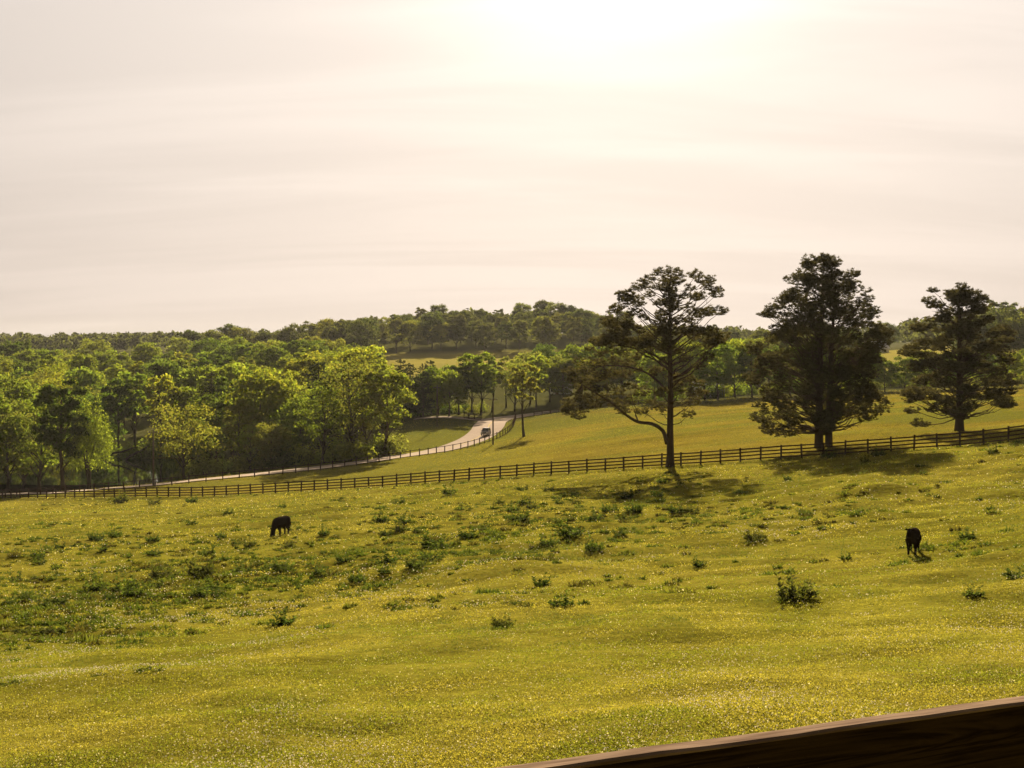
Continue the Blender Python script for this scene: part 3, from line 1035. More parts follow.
fence('board_fence', [xy(1120, 130.5), xy(1020, 134.5), xy(913, 142), xy(820, 148), xy(725, 155), xy(600, 164), xy(497, 172), xy(380, 184), xy(200, 204), xy(100, 217), xy(0, 233), xy(-40, 240)], 2.44,
      'long dark brown four-board fence running across the pasture below the pines', 1.42, 4, .155, .14)
ROADF = [xy(-30, 242), xy(60, 232.5), xy(140, 228.5), xy(200, 228.5), xy(260, 233), xy(330, 243.5), xy(400, 256), xy(440, 266), xy(475, 277), xy(500, 292), xy(512, 308), xy(515, 325), xy(516, 340)]
fence('roadside_fence', ROADF, 2.7, 'dark board fence following the curve of the pale road', 1.3, 2, .15, .1)
fence('upper_fence', [xy(534, 352), xy(570, 345), xy(610, 342), xy(650, 345)], 2.6, 'low dark fence along the top edge of the golden meadow', 1.1, 3, .14, .14)
fence('corner_fence', [xy(464, 346.5), xy(474, 343), xy(484, 341)], 2.2, 'short dark fence at the road junction behind the vehicle', 1.3, 2, .16, .2)


# ------------------------------------------------------------------ poles
def pole(px, Y, h, label):
    x, y = xy(px, Y)
    e = bpy.data.objects.new('utility_pole', None)
    COL.objects.link(e)
    e.location = (x, y, gz1(x, y))
    tag(e, label, 'utility pole', 'utility poles along the road')
    link('shaft', MB().tube([(0, 0, -.6), (0, 0, h * .5), (.03, 0, h)], [.17, .14, .11], 10).mesh('shaft', True), M_POLE, e)
    arm = link('crossarm', MB().box((0, -.14, h - .5), (1.7, .1, .12)).mesh('crossarm'), M_POLE, e)
    for xx in (-.75, 0, .75):
        link('insulator', MB().tube([(xx, -.14, h - .44), (xx, -.14, h - .36), (xx, -.14, h - .28)], [.03, .055, .03], 8).mesh('insulator', True), M_METAL, arm)
    return (x, y, gz1(x, y) + h)


pa = pole(152.5, 232, 9.2, 'pale utility pole between the road and the pond')
pb = pole(493, 268, 9.0, 'thin utility pole on the meadow in front of the vehicle')
pc = pole(437, 326, 9.5, 'dark utility pole on the grassy bank behind the road')


def wires(a, b, sag, label):
    mb = MB()
    for o in (-.75, 0, .75):
        P = []
        for i in range(25):
            t = i / 24
            P.append((a[0] + (b[0] - a[0]) * t + o * .9, a[1] + (b[1] - a[1]) * t - .14, a[2] + (b[2] - a[2]) * t - .27 - 4 * sag * t * (1 - t)))
        mb.tube(P, .016, 4)
    tag(link('power_line', mb.mesh('power_line'), plain('cable', (.05, .045, .04), .6)), label, 'power line')


wires(pa, pc, 1.6, 'three sagging wires from the pale pole to the pole on the bank')
wires(pb, pc, .7, 'three wires between the pole by the vehicle and the bank pole')

# ------------------------------------------------------------------ fallen trunks at the pond
for (p0, p1, lab) in (((102, 466, 326), (138, 455, 324), 'long bare fallen trunk slanting low over the far pond bank'), ((126, 467, 322), (149, 454, 326), 'shorter bare trunk leaning up from the pond bank')):
    a, b = Vector(at(*p0)), Vector(at(*p1))
    a.z = max(a.z, WZ, gz1(a.x, a.y)) + .1
    b.z = max(b.z, WZ, gz1(b.x, b.y)) + 1.9
    r = np.random.default_rng(int(p0[0]))
    mb = MB().tube(bend(a, b, 7, .03, r, .012), np.linspace(.34, .12, 7), 8)
    q = a.lerp(b, .8)
    mb.tube([q, q + Vector((.5, -.2, .6))], [.08, .02], 5)
    tag(link('fallen_trunk', mb.mesh('fallen_trunk', True), M_BARK2), lab, 'fallen trunk', 'fallen trunks by the pond')


# ------------------------------------------------------------------ houses
def house(px, Y, L, W, h, rot, label, name='farmhouse', sink=0):
    x, y = xy(px, Y)
    e = bpy.data.objects.new(name, None)
    COL.objects.link(e)
    e.location = (x, y, gz1(x, y) - .2 - sink)
    e.rotation_euler = (0, 0, rot)
    tag(e, label, 'house')
    mw = plain('white_siding', (.72, .68, .62), .7, .08, 3)
    mr = plain('pale_metal_roof', (.55, .5, .46), .35, .1, 2)
    mg = plain('window_glass', (.03, .035, .04), .1)
    rh = W * .32
    v = [(-L / 2, -W / 2, 0), (L / 2, -W / 2, 0), (L / 2, W / 2, 0), (-L / 2, W / 2, 0), (-L / 2, -W / 2, h), (L / 2, -W / 2, h), (L / 2, W / 2, h), (-L / 2, W / 2, h), (-L / 2, 0, h + rh), (L / 2, 0, h + rh)]
    wl = link('wall', MB().add(v, [(0, 1, 5, 4), (2, 3, 7, 6), (1, 2, 6, 9, 5), (3, 0, 4, 8, 7), (0, 3, 2, 1)]).mesh('wall'), mw, e)
    mb = MB()
    for s in (-1, 1):
        a = [(-L / 2 - .4, s * (W / 2 + .5), h - .5 * rh / (W / 2)), (L / 2 + .4, s * (W / 2 + .5), h - .5 * rh / (W / 2)), (L / 2 + .4, 0, h + rh), (-L / 2 - .4, 0, h + rh)]
        a = [(p[0], p[1], p[2] + .05) for p in a]
        b = [(p[0], p[1], p[2] + .15) for p in a]
        mb.add(a + b, [(0, 1, 2, 3), (7, 6, 5, 4), (0, 4, 5, 1), (1, 5, 6, 2), (2, 6, 7, 3), (3, 7, 4, 0)])
    rf = link('roof', mb.mesh('roof'), mr, e)
    link('chimney', MB().box((L * .25, 0, h + rh + .5), (.7, .7, 1.4)).mesh('chimney'), plain('brick', (.25, .11, .07), .8, .2), rf)
    for xx in (-.33, .12, .36):
        w = link('window', MB().box((xx * L, -W / 2 - .03, h * .55), (1.2, .1, 1.4)).mesh('window'), mw, e)
        link('pane', MB().box((xx * L, -W / 2 - .085, h * .55), (1.0, .02, 1.2)).mesh('pane'), mg, w)
    link('door', MB().box((-.1 * L, -W / 2 - .03, 1.05), (1.0, .08, 2.1)).mesh('door'), plain('door_paint', (.2, .1, .06), .5), e)


house(706, 362, 8, 6, 2.3, .15, 'white low house half hidden under trees behind the open-crowned pine')
house(561, 420, 6, 4.5, 2.4, -.3, 'small white house under the yellow trees by the upper road', 'cottage')
house(871, 590, 12, 8, 2.4, .2, 'pale-roofed barn in the far field beside the largest pine', 'barn')


# ------------------------------------------------------------------ vehicle
def vehicle():
    i = np.argmin(np.abs(ROAD[:, 1] - 303))
    p = ROAD[i]
    d = ROAD[i + 1] - ROAD[i - 1]
    a = math.atan2(d[1], d[0])
    # oncoming, on its own side
    n = np.array([-math.sin(a), math.cos(a)])
    p = p - n * 1.3
    e = bpy.data.objects.new('suv', None)
    COL.objects.link(e)
    e.location = (p[0], p[1], gz1(*p) + .07)
    e.rotation_euler = (0, 0, a + math.pi)
    e.scale = (.84, .84, .9)
    tag(e, 'dark boxy vehicle with pale roof driving down the curving road', 'car')
    paint = plain('dark_car_paint', (.3, .265, .245), .6)
    pale = plain('pale_car_paint', (.5, .45, .42), .7)
    glass = plain('car_glass', (.02, .022, .025), .05)
    rub = plain('tyre_rubber', (.02, .02, .02), .9)
    lamp = plain('headlamp', (.7, .7, .68), .1)
    # side profile x forward, extruded over width with tumblehome
    low = [(-2.3, .35), (2.3, .35), (2.35, .6), (2.28, .95), (1.2, 1.08), (-2.28, 1.1), (-2.35, .6)]
    cab = [(1.2, 1.085), (.55, 1.72), (-2.05, 1.72), (-2.28, 1.105)]

    def slab(prof, w0, w1):
        zs = [q[1] for q in prof]
        z0, z1 = min(zs), max(zs)
        v = []
        for s in (-1, 1):
            for (x, z) in prof:
                t = (z - z0) / (z1 - z0)
                v.append((x, s * (w0 + (w1 - w0) * t), z))
        k = len(prof)
        return v, [tuple(range(k)), tuple(range(2 * k - 1, k - 1, -1))] + [(i, k + i, k + (i + 1) % k, (i + 1) % k) for i in range(k)]

    def bev(mb, name, w):
        me = mb.mesh(name)
        bm = bmesh.new()
        bm.from_mesh(me)
        bmesh.ops.recalc_face_normals(bm, faces=bm.faces[:])
        bmesh.ops.bevel(bm, geom=bm.edges[:], offset=w, segments=2, affect='EDGES')
        bm.to_mesh(me)
        bm.free()
        return me
    body = link('body', bev(MB().add(*slab(low, .93, .95)), 'body', .06), paint, e)
    link('cabin', bev(MB().add(*slab(cab, .9, .72)), 'cabin', .05), paint, e)
    link('roof', bev(MB().box((-.75, 0, 1.745), (2.5, 1.4, .06)), 'roof', .02), pale, e)
    link('windscreen', MB().add([(1.16, -.78, 1.16), (1.16, .78, 1.16), (.64, .66, 1.66), (.64, -.66, 1.66)], [(0, 1, 2, 3)]).mesh('windscreen'), glass, e)
    for s in (-1, 1):
        for (x0, x1) in ((.75, -.35), (-.45, -1.25), (-1.35, -2.0)):
            link('side_window', MB().add([(x0, s * .885, 1.2), (x1, s * .885, 1.2), (x1, s * .785, 1.6), (min(x0, .5), s * .785, 1.6)], [(0, 1, 2, 3)]).mesh('side_window'), glass, e)
        link('headlight', MB().box((2.33, s * .68, .8), (.08, .36, .2)).mesh('headlight'), lamp, e)
        link('mirror', MB().box((.9, s * 1.03, 1.15), (.12, .2, .16)).mesh('mirror'), paint, e)
        for x in (1.45, -1.45):
            w = link('wheel', MB().tube([(x, s * .72, .36), (x, s * .97, .36)], .36, 18).mesh('wheel', False), rub, e)
            link('rim', MB().tube([(x, s * .95, .36), (x, s * .985, .36)], .21, 14).mesh('rim'), M_METAL, w)
    link('grille', MB().box((2.335, 0, .74), (.06, .9, .22)).mesh('grille'), glass, e)
    link('bumper', bev(MB().box((2.36, 0, .48), (.12, 1.8, .18)), 'bumper', .03), pale, e)


vehicle()


# ------------------------------------------------------------------ cattle
def merged_body(name, mb, mat, voxel=.028):
    """one continuous skin over the lofted trunk, neck, head and legs"""
    me = mb.mesh(name)
    o = bpy.data.objects.new(name, me)
    COL.objects.link(o)
    r = o.modifiers.new('r', 'REMESH')
    r.mode = 'VOXEL'
    r.voxel_size = voxel
    sm = o.modifiers.new('s', 'SMOOTH')
    sm.factor = .5
    sm.iterations = 5
    dg = bpy.context.evaluated_depsgraph_get()
    nm = bpy.data.meshes.new_from_object(o.evaluated_get(dg))
    bpy.data.objects.remove(o)
    for p in nm.polygons:
        p.use_smooth = True
    nm.materials.clear()
    nm.materials.append(mat)
    return nm


def loft(mb, rings, n=14):
    """rings: (x, y, z, half width, half height) along a spine in the x-z plane"""
    vs, fs = [], []
    for i, (x, y, z, ry, rz) in enumerate(rings):
        p, q = rings[max(i - 1, 0)], rings[min(i + 1, len(rings) - 1)]
        t = Vector((q[0] - p[0], 0, q[2] - p[2])).normalized()
        up = Vector((-t.z, 0, t.x))
        for k in range(n):
            w = 2 * math.pi * k / n
            vs.append(Vector((x, y, z)) + Vector((0, 1, 0)) * ry * math.cos(w) + up * rz * math.sin(w))
    for i in range(len(rings) - 1):
        for k in range(n):
            fs.append((i * n + k, i * n + (k + 1) % n, (i + 1) * n + (k + 1) % n, (i + 1) * n + k))
    fs.append(tuple(range(n - 1, -1, -1)))
    fs.append(tuple((len(rings) - 1) * n + k for k in range(n)))
    mb.add(vs, fs)


M_HIDE = plain('black_hide', (.02, .014, .011), .75)


def cow(loc, rz, s, label, grazing):
    # x forward, built for a 1.3 m tall animal
    mb = MB()
    rings = [(-1.0, 0, 1.08, .09, .13), (-.9, 0, 1.02, .22, .25), (-.65, 0, .94, .31, .35), (-.1, 0, .9, .36, .39), (.35, 0, .91, .33, .38), (.62, 0, .95, .25, .33)]
    if grazing:
        rings += [(.82, .02, .92, .19, .25), (1.0, .05, .74, .145, .2), (1.14, .08, .52, .125, .17), (1.25, .1, .36, .125, .15), (1.38, .1, .19, .1, .11), (1.46, .1, .09, .075, .075)]
        hd = Vector((1.14, .08, .52))
    else:
        rings += [(.8, -.01, 1.06, .18, .25), (.94, -.03, 1.2, .155, .2), (1.08, -.05, 1.29, .14, .16), (1.22, -.06, 1.2, .125, .14), (1.36, -.06, 1.04, .09, .1), (1.42, -.06, .97, .07, .075)]
        hd = Vector((1.06, -.05, 1.28))
    loft(mb, rings)
    for sd in (-1, 1):
        st = .09 * sd if grazing else .03 * sd
        mb.tube([(-.7, sd * .17, .85), (-.66, sd * .19, .66), (-.58 + st, sd * .19, .5), (-.74 + st, sd * .19, .36), (-.71 + st, sd * .19, .1), (-.68 + st, sd * .19, 0)], [.2, .17, .11, .075, .06, .07], 10)
        mb.tube([(.48, sd * .17, .8), (.5, sd * .17, .6), (.5 - st, sd * .17, .36), (.5 - st, sd * .17, .1), (.52 - st, sd * .17, 0)], [.2, .14, .085, .06, .07], 10)
    body_mb = mb
    e = bpy.data.objects.new('cow' if grazing else 'calf', None)
    COL.objects.link(e)
    e.location = loc
    e.rotation_euler = (0, 0, rz)
    e.scale = (s, s, s)
    tag(e, label, 'cow', 'black cattle in the pasture')
    body = merged_body('body', body_mb, M_HIDE)
    bo = link('body', body, M_HIDE, e)
    for sd in (-1, 1):
        c = hd + Vector((.0, sd * .09, .06))
        mb = MB().tube([c, c + Vector((-.03, sd * .1, .03)), c + Vector((-.05, sd * .2, .0))], [.03, .055, .012], 6)
        link('ear', mb.mesh('ear', True), M_HIDE, e)
    mb = MB().tube([(-.98, 0, 1.08), (-1.08, 0, .95), (-1.1, 0, .6), (-1.09, 0, .36)], [.03, .025, .02, .05], 6)
    link('tail', mb.mesh('tail', True), M_HIDE, e)
    return e


p = pix_ground(281, 536)
cow(p, R(248), 1.02 * p[1] / 97, 'black cow grazing with its head down in the open pasture', True)
p = pix_ground(913, 554)
cow(p, R(-112), .82 * p[1] / 60, 'small black calf standing and facing the viewer on the grassy rise', False)


# ------------------------------------------------------------------ weeds in the pasture
def make_weed(seed, n=16, spread=.3, h=.5, leafn=11):
    rng = np.random.default_rng(seed)
    V, F_, C = [], [], []
    for i in range(n):
        a = rng.uniform(0, 6.28)
        r = spread * math.sqrt(rng.uniform(0, 1))
        b = np.array([math.cos(a) * r, math.sin(a) * r, -.03])
        tip = b + np.array([math.cos(a) * rng.uniform(.02, .35), math.sin(a) * rng.uniform(.02, .35), h * (rng.uniform(.25, .75) if i % 5 else rng.uniform(.8, 1.5))])
        m = leafn
        t = rng.uniform(.1, 1, m)
        P = b + (tip - b) * t[:, None]
        d = rand_dirs(m, rng)
        d[:, 2] = np.abs(d[:, 2]) * .6 + .15
        L = rng.uniform(.1, .22, m)[:, None] * (h / .5) ** .5
        s = np.cross(d, np.array([0, 0, 1.]))
        s /= np.linalg.norm(s, axis=1)[:, None] + 1e-6
        w = L * .26
        V.append(np.stack([P, P + d * L * .5 + s * w, P + d * L, P + d * L * .5 - s * w], 1).reshape(-1, 3))
        C.append(np.repeat(rng.uniform(.7, 1.3, m), 4))
        # the stem itself
        sd = np.array([.012, .006, 0])
        V.append(np.stack([b - sd, b + sd, tip + sd * .3, tip - sd * .3], 0))
        C.append(np.full(4, .8))
    V = np.concatenate(V)
    return mesh_np('weed_clump', V, np.arange(len(V)).reshape(-1, 4), np.concatenate(C)[:, None] * np.ones(3))


WEEDM = [make_weed(100 + i, 20 + 4 * i, .3 + .03 * i, .55, 16) for i in range(5)]
for m_ in WEEDM:
    m_.materials.append(M_WEED)
LOW = [make_weed(120 + i, 50, .55, .26, 14) for i in range(2)]
for m_ in LOW:
    m_.materials.append(M_WEED)
WEEDS = [(11, 606, 16), (30, 601, 18), (53, 606, 24), (85, 604, 16), (95, 592, 26), (124, 592, 26), (111, 600, 16), (134, 597, 20), (163, 579, 28), (201, 577, 28), (156, 588, 18), (212, 592, 18), (199, 598, 20), (217, 596, 16), (241, 573, 20), (282, 571, 22), (269, 570, 14),
         (281, 626, 24), (224, 561, 11), (206, 556, 14), (154, 556, 14), (38, 559, 13), (39, 565, 14), (153, 542, 12), (103, 551, 10), (60, 549, 11), (115, 537, 12), (96, 541, 12), (237, 545, 13), (249, 547, 12), (290, 548, 13), (324, 535, 13), (222, 539, 11),
         (191, 525, 12), (154, 505, 13), (120, 503, 13), (192, 503, 10), (229, 515, 10), (282, 508, 8), (322, 575, 14), (15, 582, 14), (449, 495, 15), (398, 504, 12), (522, 491, 13), (499, 504, 10), (513, 512, 16), (525, 504, 12), (532, 509, 12), (548, 491, 10), (557, 500, 9), (576, 504, 10), (575, 497, 9),
         (381, 523, 20), (401, 524, 16), (400, 532, 16), (386, 535, 14), (418, 532, 12), (468, 539, 16), (483, 531, 12), (456, 546, 12), (436, 549, 24), (430, 561, 20), (416, 567, 18), (386, 564, 20), (385, 574, 14), (357, 583, 15), (344, 561, 13), (496, 554, 13), (518, 559, 12),
         (518, 522, 18), (557, 524, 10), (572, 537, 24), (569, 521, 11), (549, 546, 15), (594, 551, 17), (608, 512, 13), (596, 521, 18), (625, 522, 18), (634, 512, 14), (605, 534, 12), (620, 536, 14), (627, 498, 11), (657, 497, 12), (662, 484, 10), (676, 514, 14), (612, 541, 10),
         (541, 586, 18), (562, 607, 22), (503, 627, 18), (756, 540, 18), (796, 600, 36), (700, 567, 12), (967, 540, 15), (1016, 578, 24), (878, 456, 13), (865, 463, 12), (828, 458, 13), (992, 454, 12), (787, 481, 8), (924, 475, 7), (972, 596, 18), (686, 512, 12), (694, 513, 10), (845, 559, 12), (655, 490, 9), (660, 502, 11)]
LOWS = [(30, 633, 40), (58, 631, 36), (80, 628, 30), (149, 672, 34), (521, 604, 22), (300, 586, 26), (100, 676, 22), (15, 684, 30)]
bands = [(0, 500, 'close to the board fence'), (500, 528, 'in the upper pasture below the fence'), (528, 556, 'level with the grazing cow'), (556, 585, 'just below the grazing cow'), (585, 612, 'in the middle pasture'), (612, 800, 'in the lower pasture')]
BIG = {(796, 600): 'spiky dark thistle clump with one tall stem, the largest weed', (562, 607): 'lone dark leafy weed below the middle of the pasture', (201, 577): 'darkest bushy weed at the right end of the left weed patch',
       (1016, 578): 'dark weed clump at the right edge of the pasture', (756, 540): 'single green weed tuft between the shade and the calf'}
for lo, hi, where in bands:
    its = sorted([(w, WEEDM, False) for w in WEEDS if lo <= w[1] < hi] + [(w, LOW, True) for w in LOWS if lo <= w[1] < hi])
    for i, ((px, py, wpx), meshes, low) in enumerate(its):
        p = pix_ground(px, py)
        me = random.choice(meshes)
        o = link('weed_clump', me, None, None, (p[0], p[1], p[2] - .02))
        wm = wpx / F * p[1]
        s = wm / (1.4 if low else .85)
        o.scale = (s, s, s * random.uniform(.55, 1.05) * (.8 if low else 1))
        if (px, py) == (796, 600):
            o.scale = (s * .95, s * .95, s * .92)
        o.rotation_euler = (0, 0, random.uniform(0, 6.28))
        c = random.choice([(.045, .057, .014), (.036, .047, .012), (.055, .065, .016), (.055, .055, .016)])
        o.color = (*c, 1)
        lab = BIG.get((px, py)) or f"{'low spreading' if low else 'dark leafy'} weed clump, {ordinal(i + 1)} from left among those {where}"
        tag(o, lab, 'weed', 'weed clumps in the pasture')


# ------------------------------------------------------------------ grass and clover
def grass_patch(name, n, ya, yb, side, seed, kind):
    rng = np.random.default_rng(seed)
    iy = rng.uniform(1 / yb, 1 / ya, n)
    y = 1 / iy
    x = rng.uniform(-1, 1, n) * (.43 * y + 3)
    bf = beyond_fence(x, y)
    keep = (bf < -.3) if side < 0 else (bf > .4)
    if side > 0:
        # leave the road clear
        d = np.full(n, 1e9)
        for q in ROAD[::2]:
            d = np.minimum(d, (x - q[0]) ** 2 + (y - q[1]) ** 2)
        keep &= d > 4.2 ** 2
        px = 512 + x / y * F
        keep &= (px > 395) | (y < 250)
    # tussocky density
    den = fbm(x, y, 1.1, 61, 2)
    big = fbm(x + .3 * y, y, 12, 71, 3)
    keep &= rng.uniform(size=n) < .45 + .9 * den
    x, y, den, big = x[keep], y[keep], den[keep], big[keep]
    keepbf = bf[keep]
    n = len(x)
    z = gz(x, y)
    # low clover leaves and short blades, lying every way
    L = np.maximum(.032, .001 * y) * rng.uniform(.6, 1.4, n) * (.75 + .5 * den)
    W = L * rng.uniform(.22, .45, n)
    hz_ = rng.uniform(0, 1, n) ** 1.5 * (.03 + .0008 * y) * (.05 + 1.9 * np.clip(den - .25, 0, 1))
    if kind == 'gold':
        L, hz_ = L * .6, hz_ * .5
    tus = np.clip((vnoise(x + 50, y * 1.1, .8, 131) * .6 + vnoise(x, y, 9, 133) * .4 - .575) * 14, 0, 1) * np.clip((y - 14) / 40, .15, 1)
    tus = np.maximum(tus, np.clip(1.3 - np.abs(keepbf) / .7, 0, 1) * (.4 + den))
    if kind != 'gold':
        hz_ = hz_ * (1 + 1.6 * tus) + tus * .2 * rng.uniform(0, 1, n)
    a = rng.uniform(0, 2 * math.pi, n)
    el = rng.uniform(.1, 1.3, n)
    b0 = np.stack([x, y, z + hz_ + .012], -1)
    dv = np.stack([np.cos(a) * np.cos(el), np.sin(a) * np.cos(el), np.sin(el)], -1) * L[:, None]
    a2 = rng.uniform(0, 2 * math.pi, n)
    sv = np.stack([np.cos(a2), np.sin(a2), rng.normal(size=n) * .4], -1) * W[:, None]
    V = np.stack([b0 + dv * .35 - sv, b0 + dv * .35 + sv, b0 + dv, ], 1)
    t = rng.uniform(size=n)
    mid = fbm(x - .2 * y, y, 2.4, 91, 2)
    straw = np.clip((big * .5 + mid * .5 - .43) * 6.0, 0, 1)
    green = np.array([.135, .148, .013])
    yell = np.array([.262, .218, .034])
    tan = np.array([.34, .3, .2])
    dk = np.array([.05, .06, .016])
    mixy = np.clip(straw * .9 + rng.normal(size=n) * .25, 0, 1)[:, None]
    c = green * (1 - mixy) + yell * mixy
    c[t > .93] = tan
    c[t < .10 + .5 * np.clip(.45 - mid, 0, 1)] = dk
    if kind == 'gold':
        g = np.array([.16, .126, .018])
        c = c * .12 + g * .88
        gp = np.clip((fbm(x * .5, y, 16, 97, 3) - .5) * 6, 0, 1)[:, None]
        c = c * (1 - gp * .7) + np.array([.115, .12, .018]) * gp * .7
        c *= (.65 + .7 * fbm(x * .25, y, 5, 99, 3))[:, None]
    if kind != 'gold':
        c[tus > .5] = c[tus > .5] * .25 + np.array([.04, .06, .014]) * .75
    v_ = .08 if kind == 'gold' else .36
    c *= rng.uniform(1 - v_, 1 + v_, n)[:, None]
    C = np.repeat(c, 3, 0)
    me = mesh_np(name, V.reshape(-1, 3), np.arange(3 * n).reshape(n, 3), C)
    tag(link(name, me, M_GRASS), kind='stuff')


grass_patch('pasture_grass', 1400000, 14, 250, -1, 201, 'green')
grass_patch('meadow_grass', 260000, 135, 345, 1, 202, 'gold')


def clover():
    rng = np.random.default_rng(300)
    n = 90000
    y = 1 / rng.uniform(1 / 110, 1 / 14, n)
    x = rng.uniform(-1, 1, n) * (.43 * y + 3)
    m = fbm(x, y, 3.5, 81, 3)
    m2 = fbm(x, y, 14, 83, 2)
    keep = (rng.uniform(size=n) < np.clip((m - .45) * 3.0, 0.03, 1) * np.clip((m2 - .25) * 2.2, .1, 1)) & (beyond_fence(x, y) < -3)
    x, y = x[keep], y[keep]
    n = len(x)
    z = gz(x, y) + .05 + .0006 * y + rng.uniform(0, .05, n)
    s = np.maximum(.013, .00048 * y) * rng.uniform(.7, 1.25, n)
    O = np.array([(1, 0, 0), (0, 1, 0), (-1, 0, 0), (0, -1, 0), (0, 0, .9), (0, 0, -.8)])
    V = np.stack([x, y, z], -1)[:, None] + O[None] * s[:, None, None]
    T = np.array([(0, 1, 4), (1, 2, 4), (2, 3, 4), (3, 0, 4), (1, 0, 5), (2, 1, 5), (3, 2, 5), (0, 3, 5)])
    f = (np.arange(n)[:, None, None] * 6 + T[None]).reshape(-1, 3)
    c = np.array([.72, .67, .58]) * rng.uniform(.7, 1.1, n)[:, None]
    tag(link('clover_flowers', mesh_np('clover_flowers', V.reshape(-1, 3), f, np.repeat(c, 6, 0)), M_FLOWER), kind='stuff')


clover()


def tussocks():
    """coarse dark tufts the cattle leave standing"""
    rng = np.random.default_rng(410)
    N = 36000
    y = 1 / rng.uniform(1 / 225, 1 / 24, N)
    x = rng.uniform(-1, 1, N) * (.43 * y + 3)
    px = 512 + x / y * F
    m = fbm(x * .8, y, 13, 141, 3) * .65 + fbm(x, y, 3, 143, 2) * .35
    w = np.clip((m - .48) * 5, .05, .8) * np.clip((y - 44) / 40, 0, 1) * np.where(px > 700, .45, 1)
    for (cx, cy, rad) in ((525, 520, 14), (610, 520, 11), (405, 530, 11), (440, 555, 8), (150, 590, 9), (80, 600, 8), (200, 580, 8), (150, 545, 11), (60, 632, 5)):
        g = pix_ground(cx, cy)
        w = w + .5 * np.exp(-((x - g[0]) ** 2 + ((y - g[1]) * .7) ** 2) / (2 * rad * rad * .35))
    keep = (rng.uniform(size=N) < w * .7) & (beyond_fence(x, y) < -1.5)
    x, y = x[keep], y[keep]
    z = gz(x, y)
    V, C = [], []
    pal = np.array([(.036, .046, .011), (.045, .058, .013), (.066, .07, .016), (.05, .042, .014)])
    for i in range(len(x)):
        r = rng.uniform(.1, .45) if rng.uniform() < .6 else rng.uniform(.06, .18)
        h = rng.uniform(.1, .36) * (.55 + r)
        k = int(26 + 60 * r)
        a = rng.uniform(0, 6.28, k)
        q = r * np.sqrt(rng.uniform(0, 1, k))
        b = np.stack([x[i] + np.cos(a) * q * 1.4, y[i] + np.sin(a) * q, np.full(k, z[i] - .02)], -1)
        a2 = rng.uniform(0, 6.28, k)
        wd = rng.uniform(.022, .05, k)[:, None] * (1 + y[i] / 90)
        s_ = np.stack([np.cos(a2), np.sin(a2), 0 * a2], -1) * wd
        t = b + np.stack([rng.normal(size=k) * .1, rng.normal(size=k) * .1, h * rng.uniform(.5, 1.2, k) * (1.1 - q / r * .6)], -1)
        V.append(np.stack([b - s_, b + s_, t], 1).reshape(-1, 3))
        C.append(np.repeat(pal[rng.integers(4)] * rng.uniform(.75, 1.25, (k, 1)), 3, 0))
    V = np.concatenate(V)
    me = mesh_np('grass_tussocks', V, np.arange(len(V)).reshape(-1, 3), np.concatenate(C))
    tag(link('grass_tussocks', me, leafy('tussock_blade', .7, False)), kind='stuff')


tussocks()


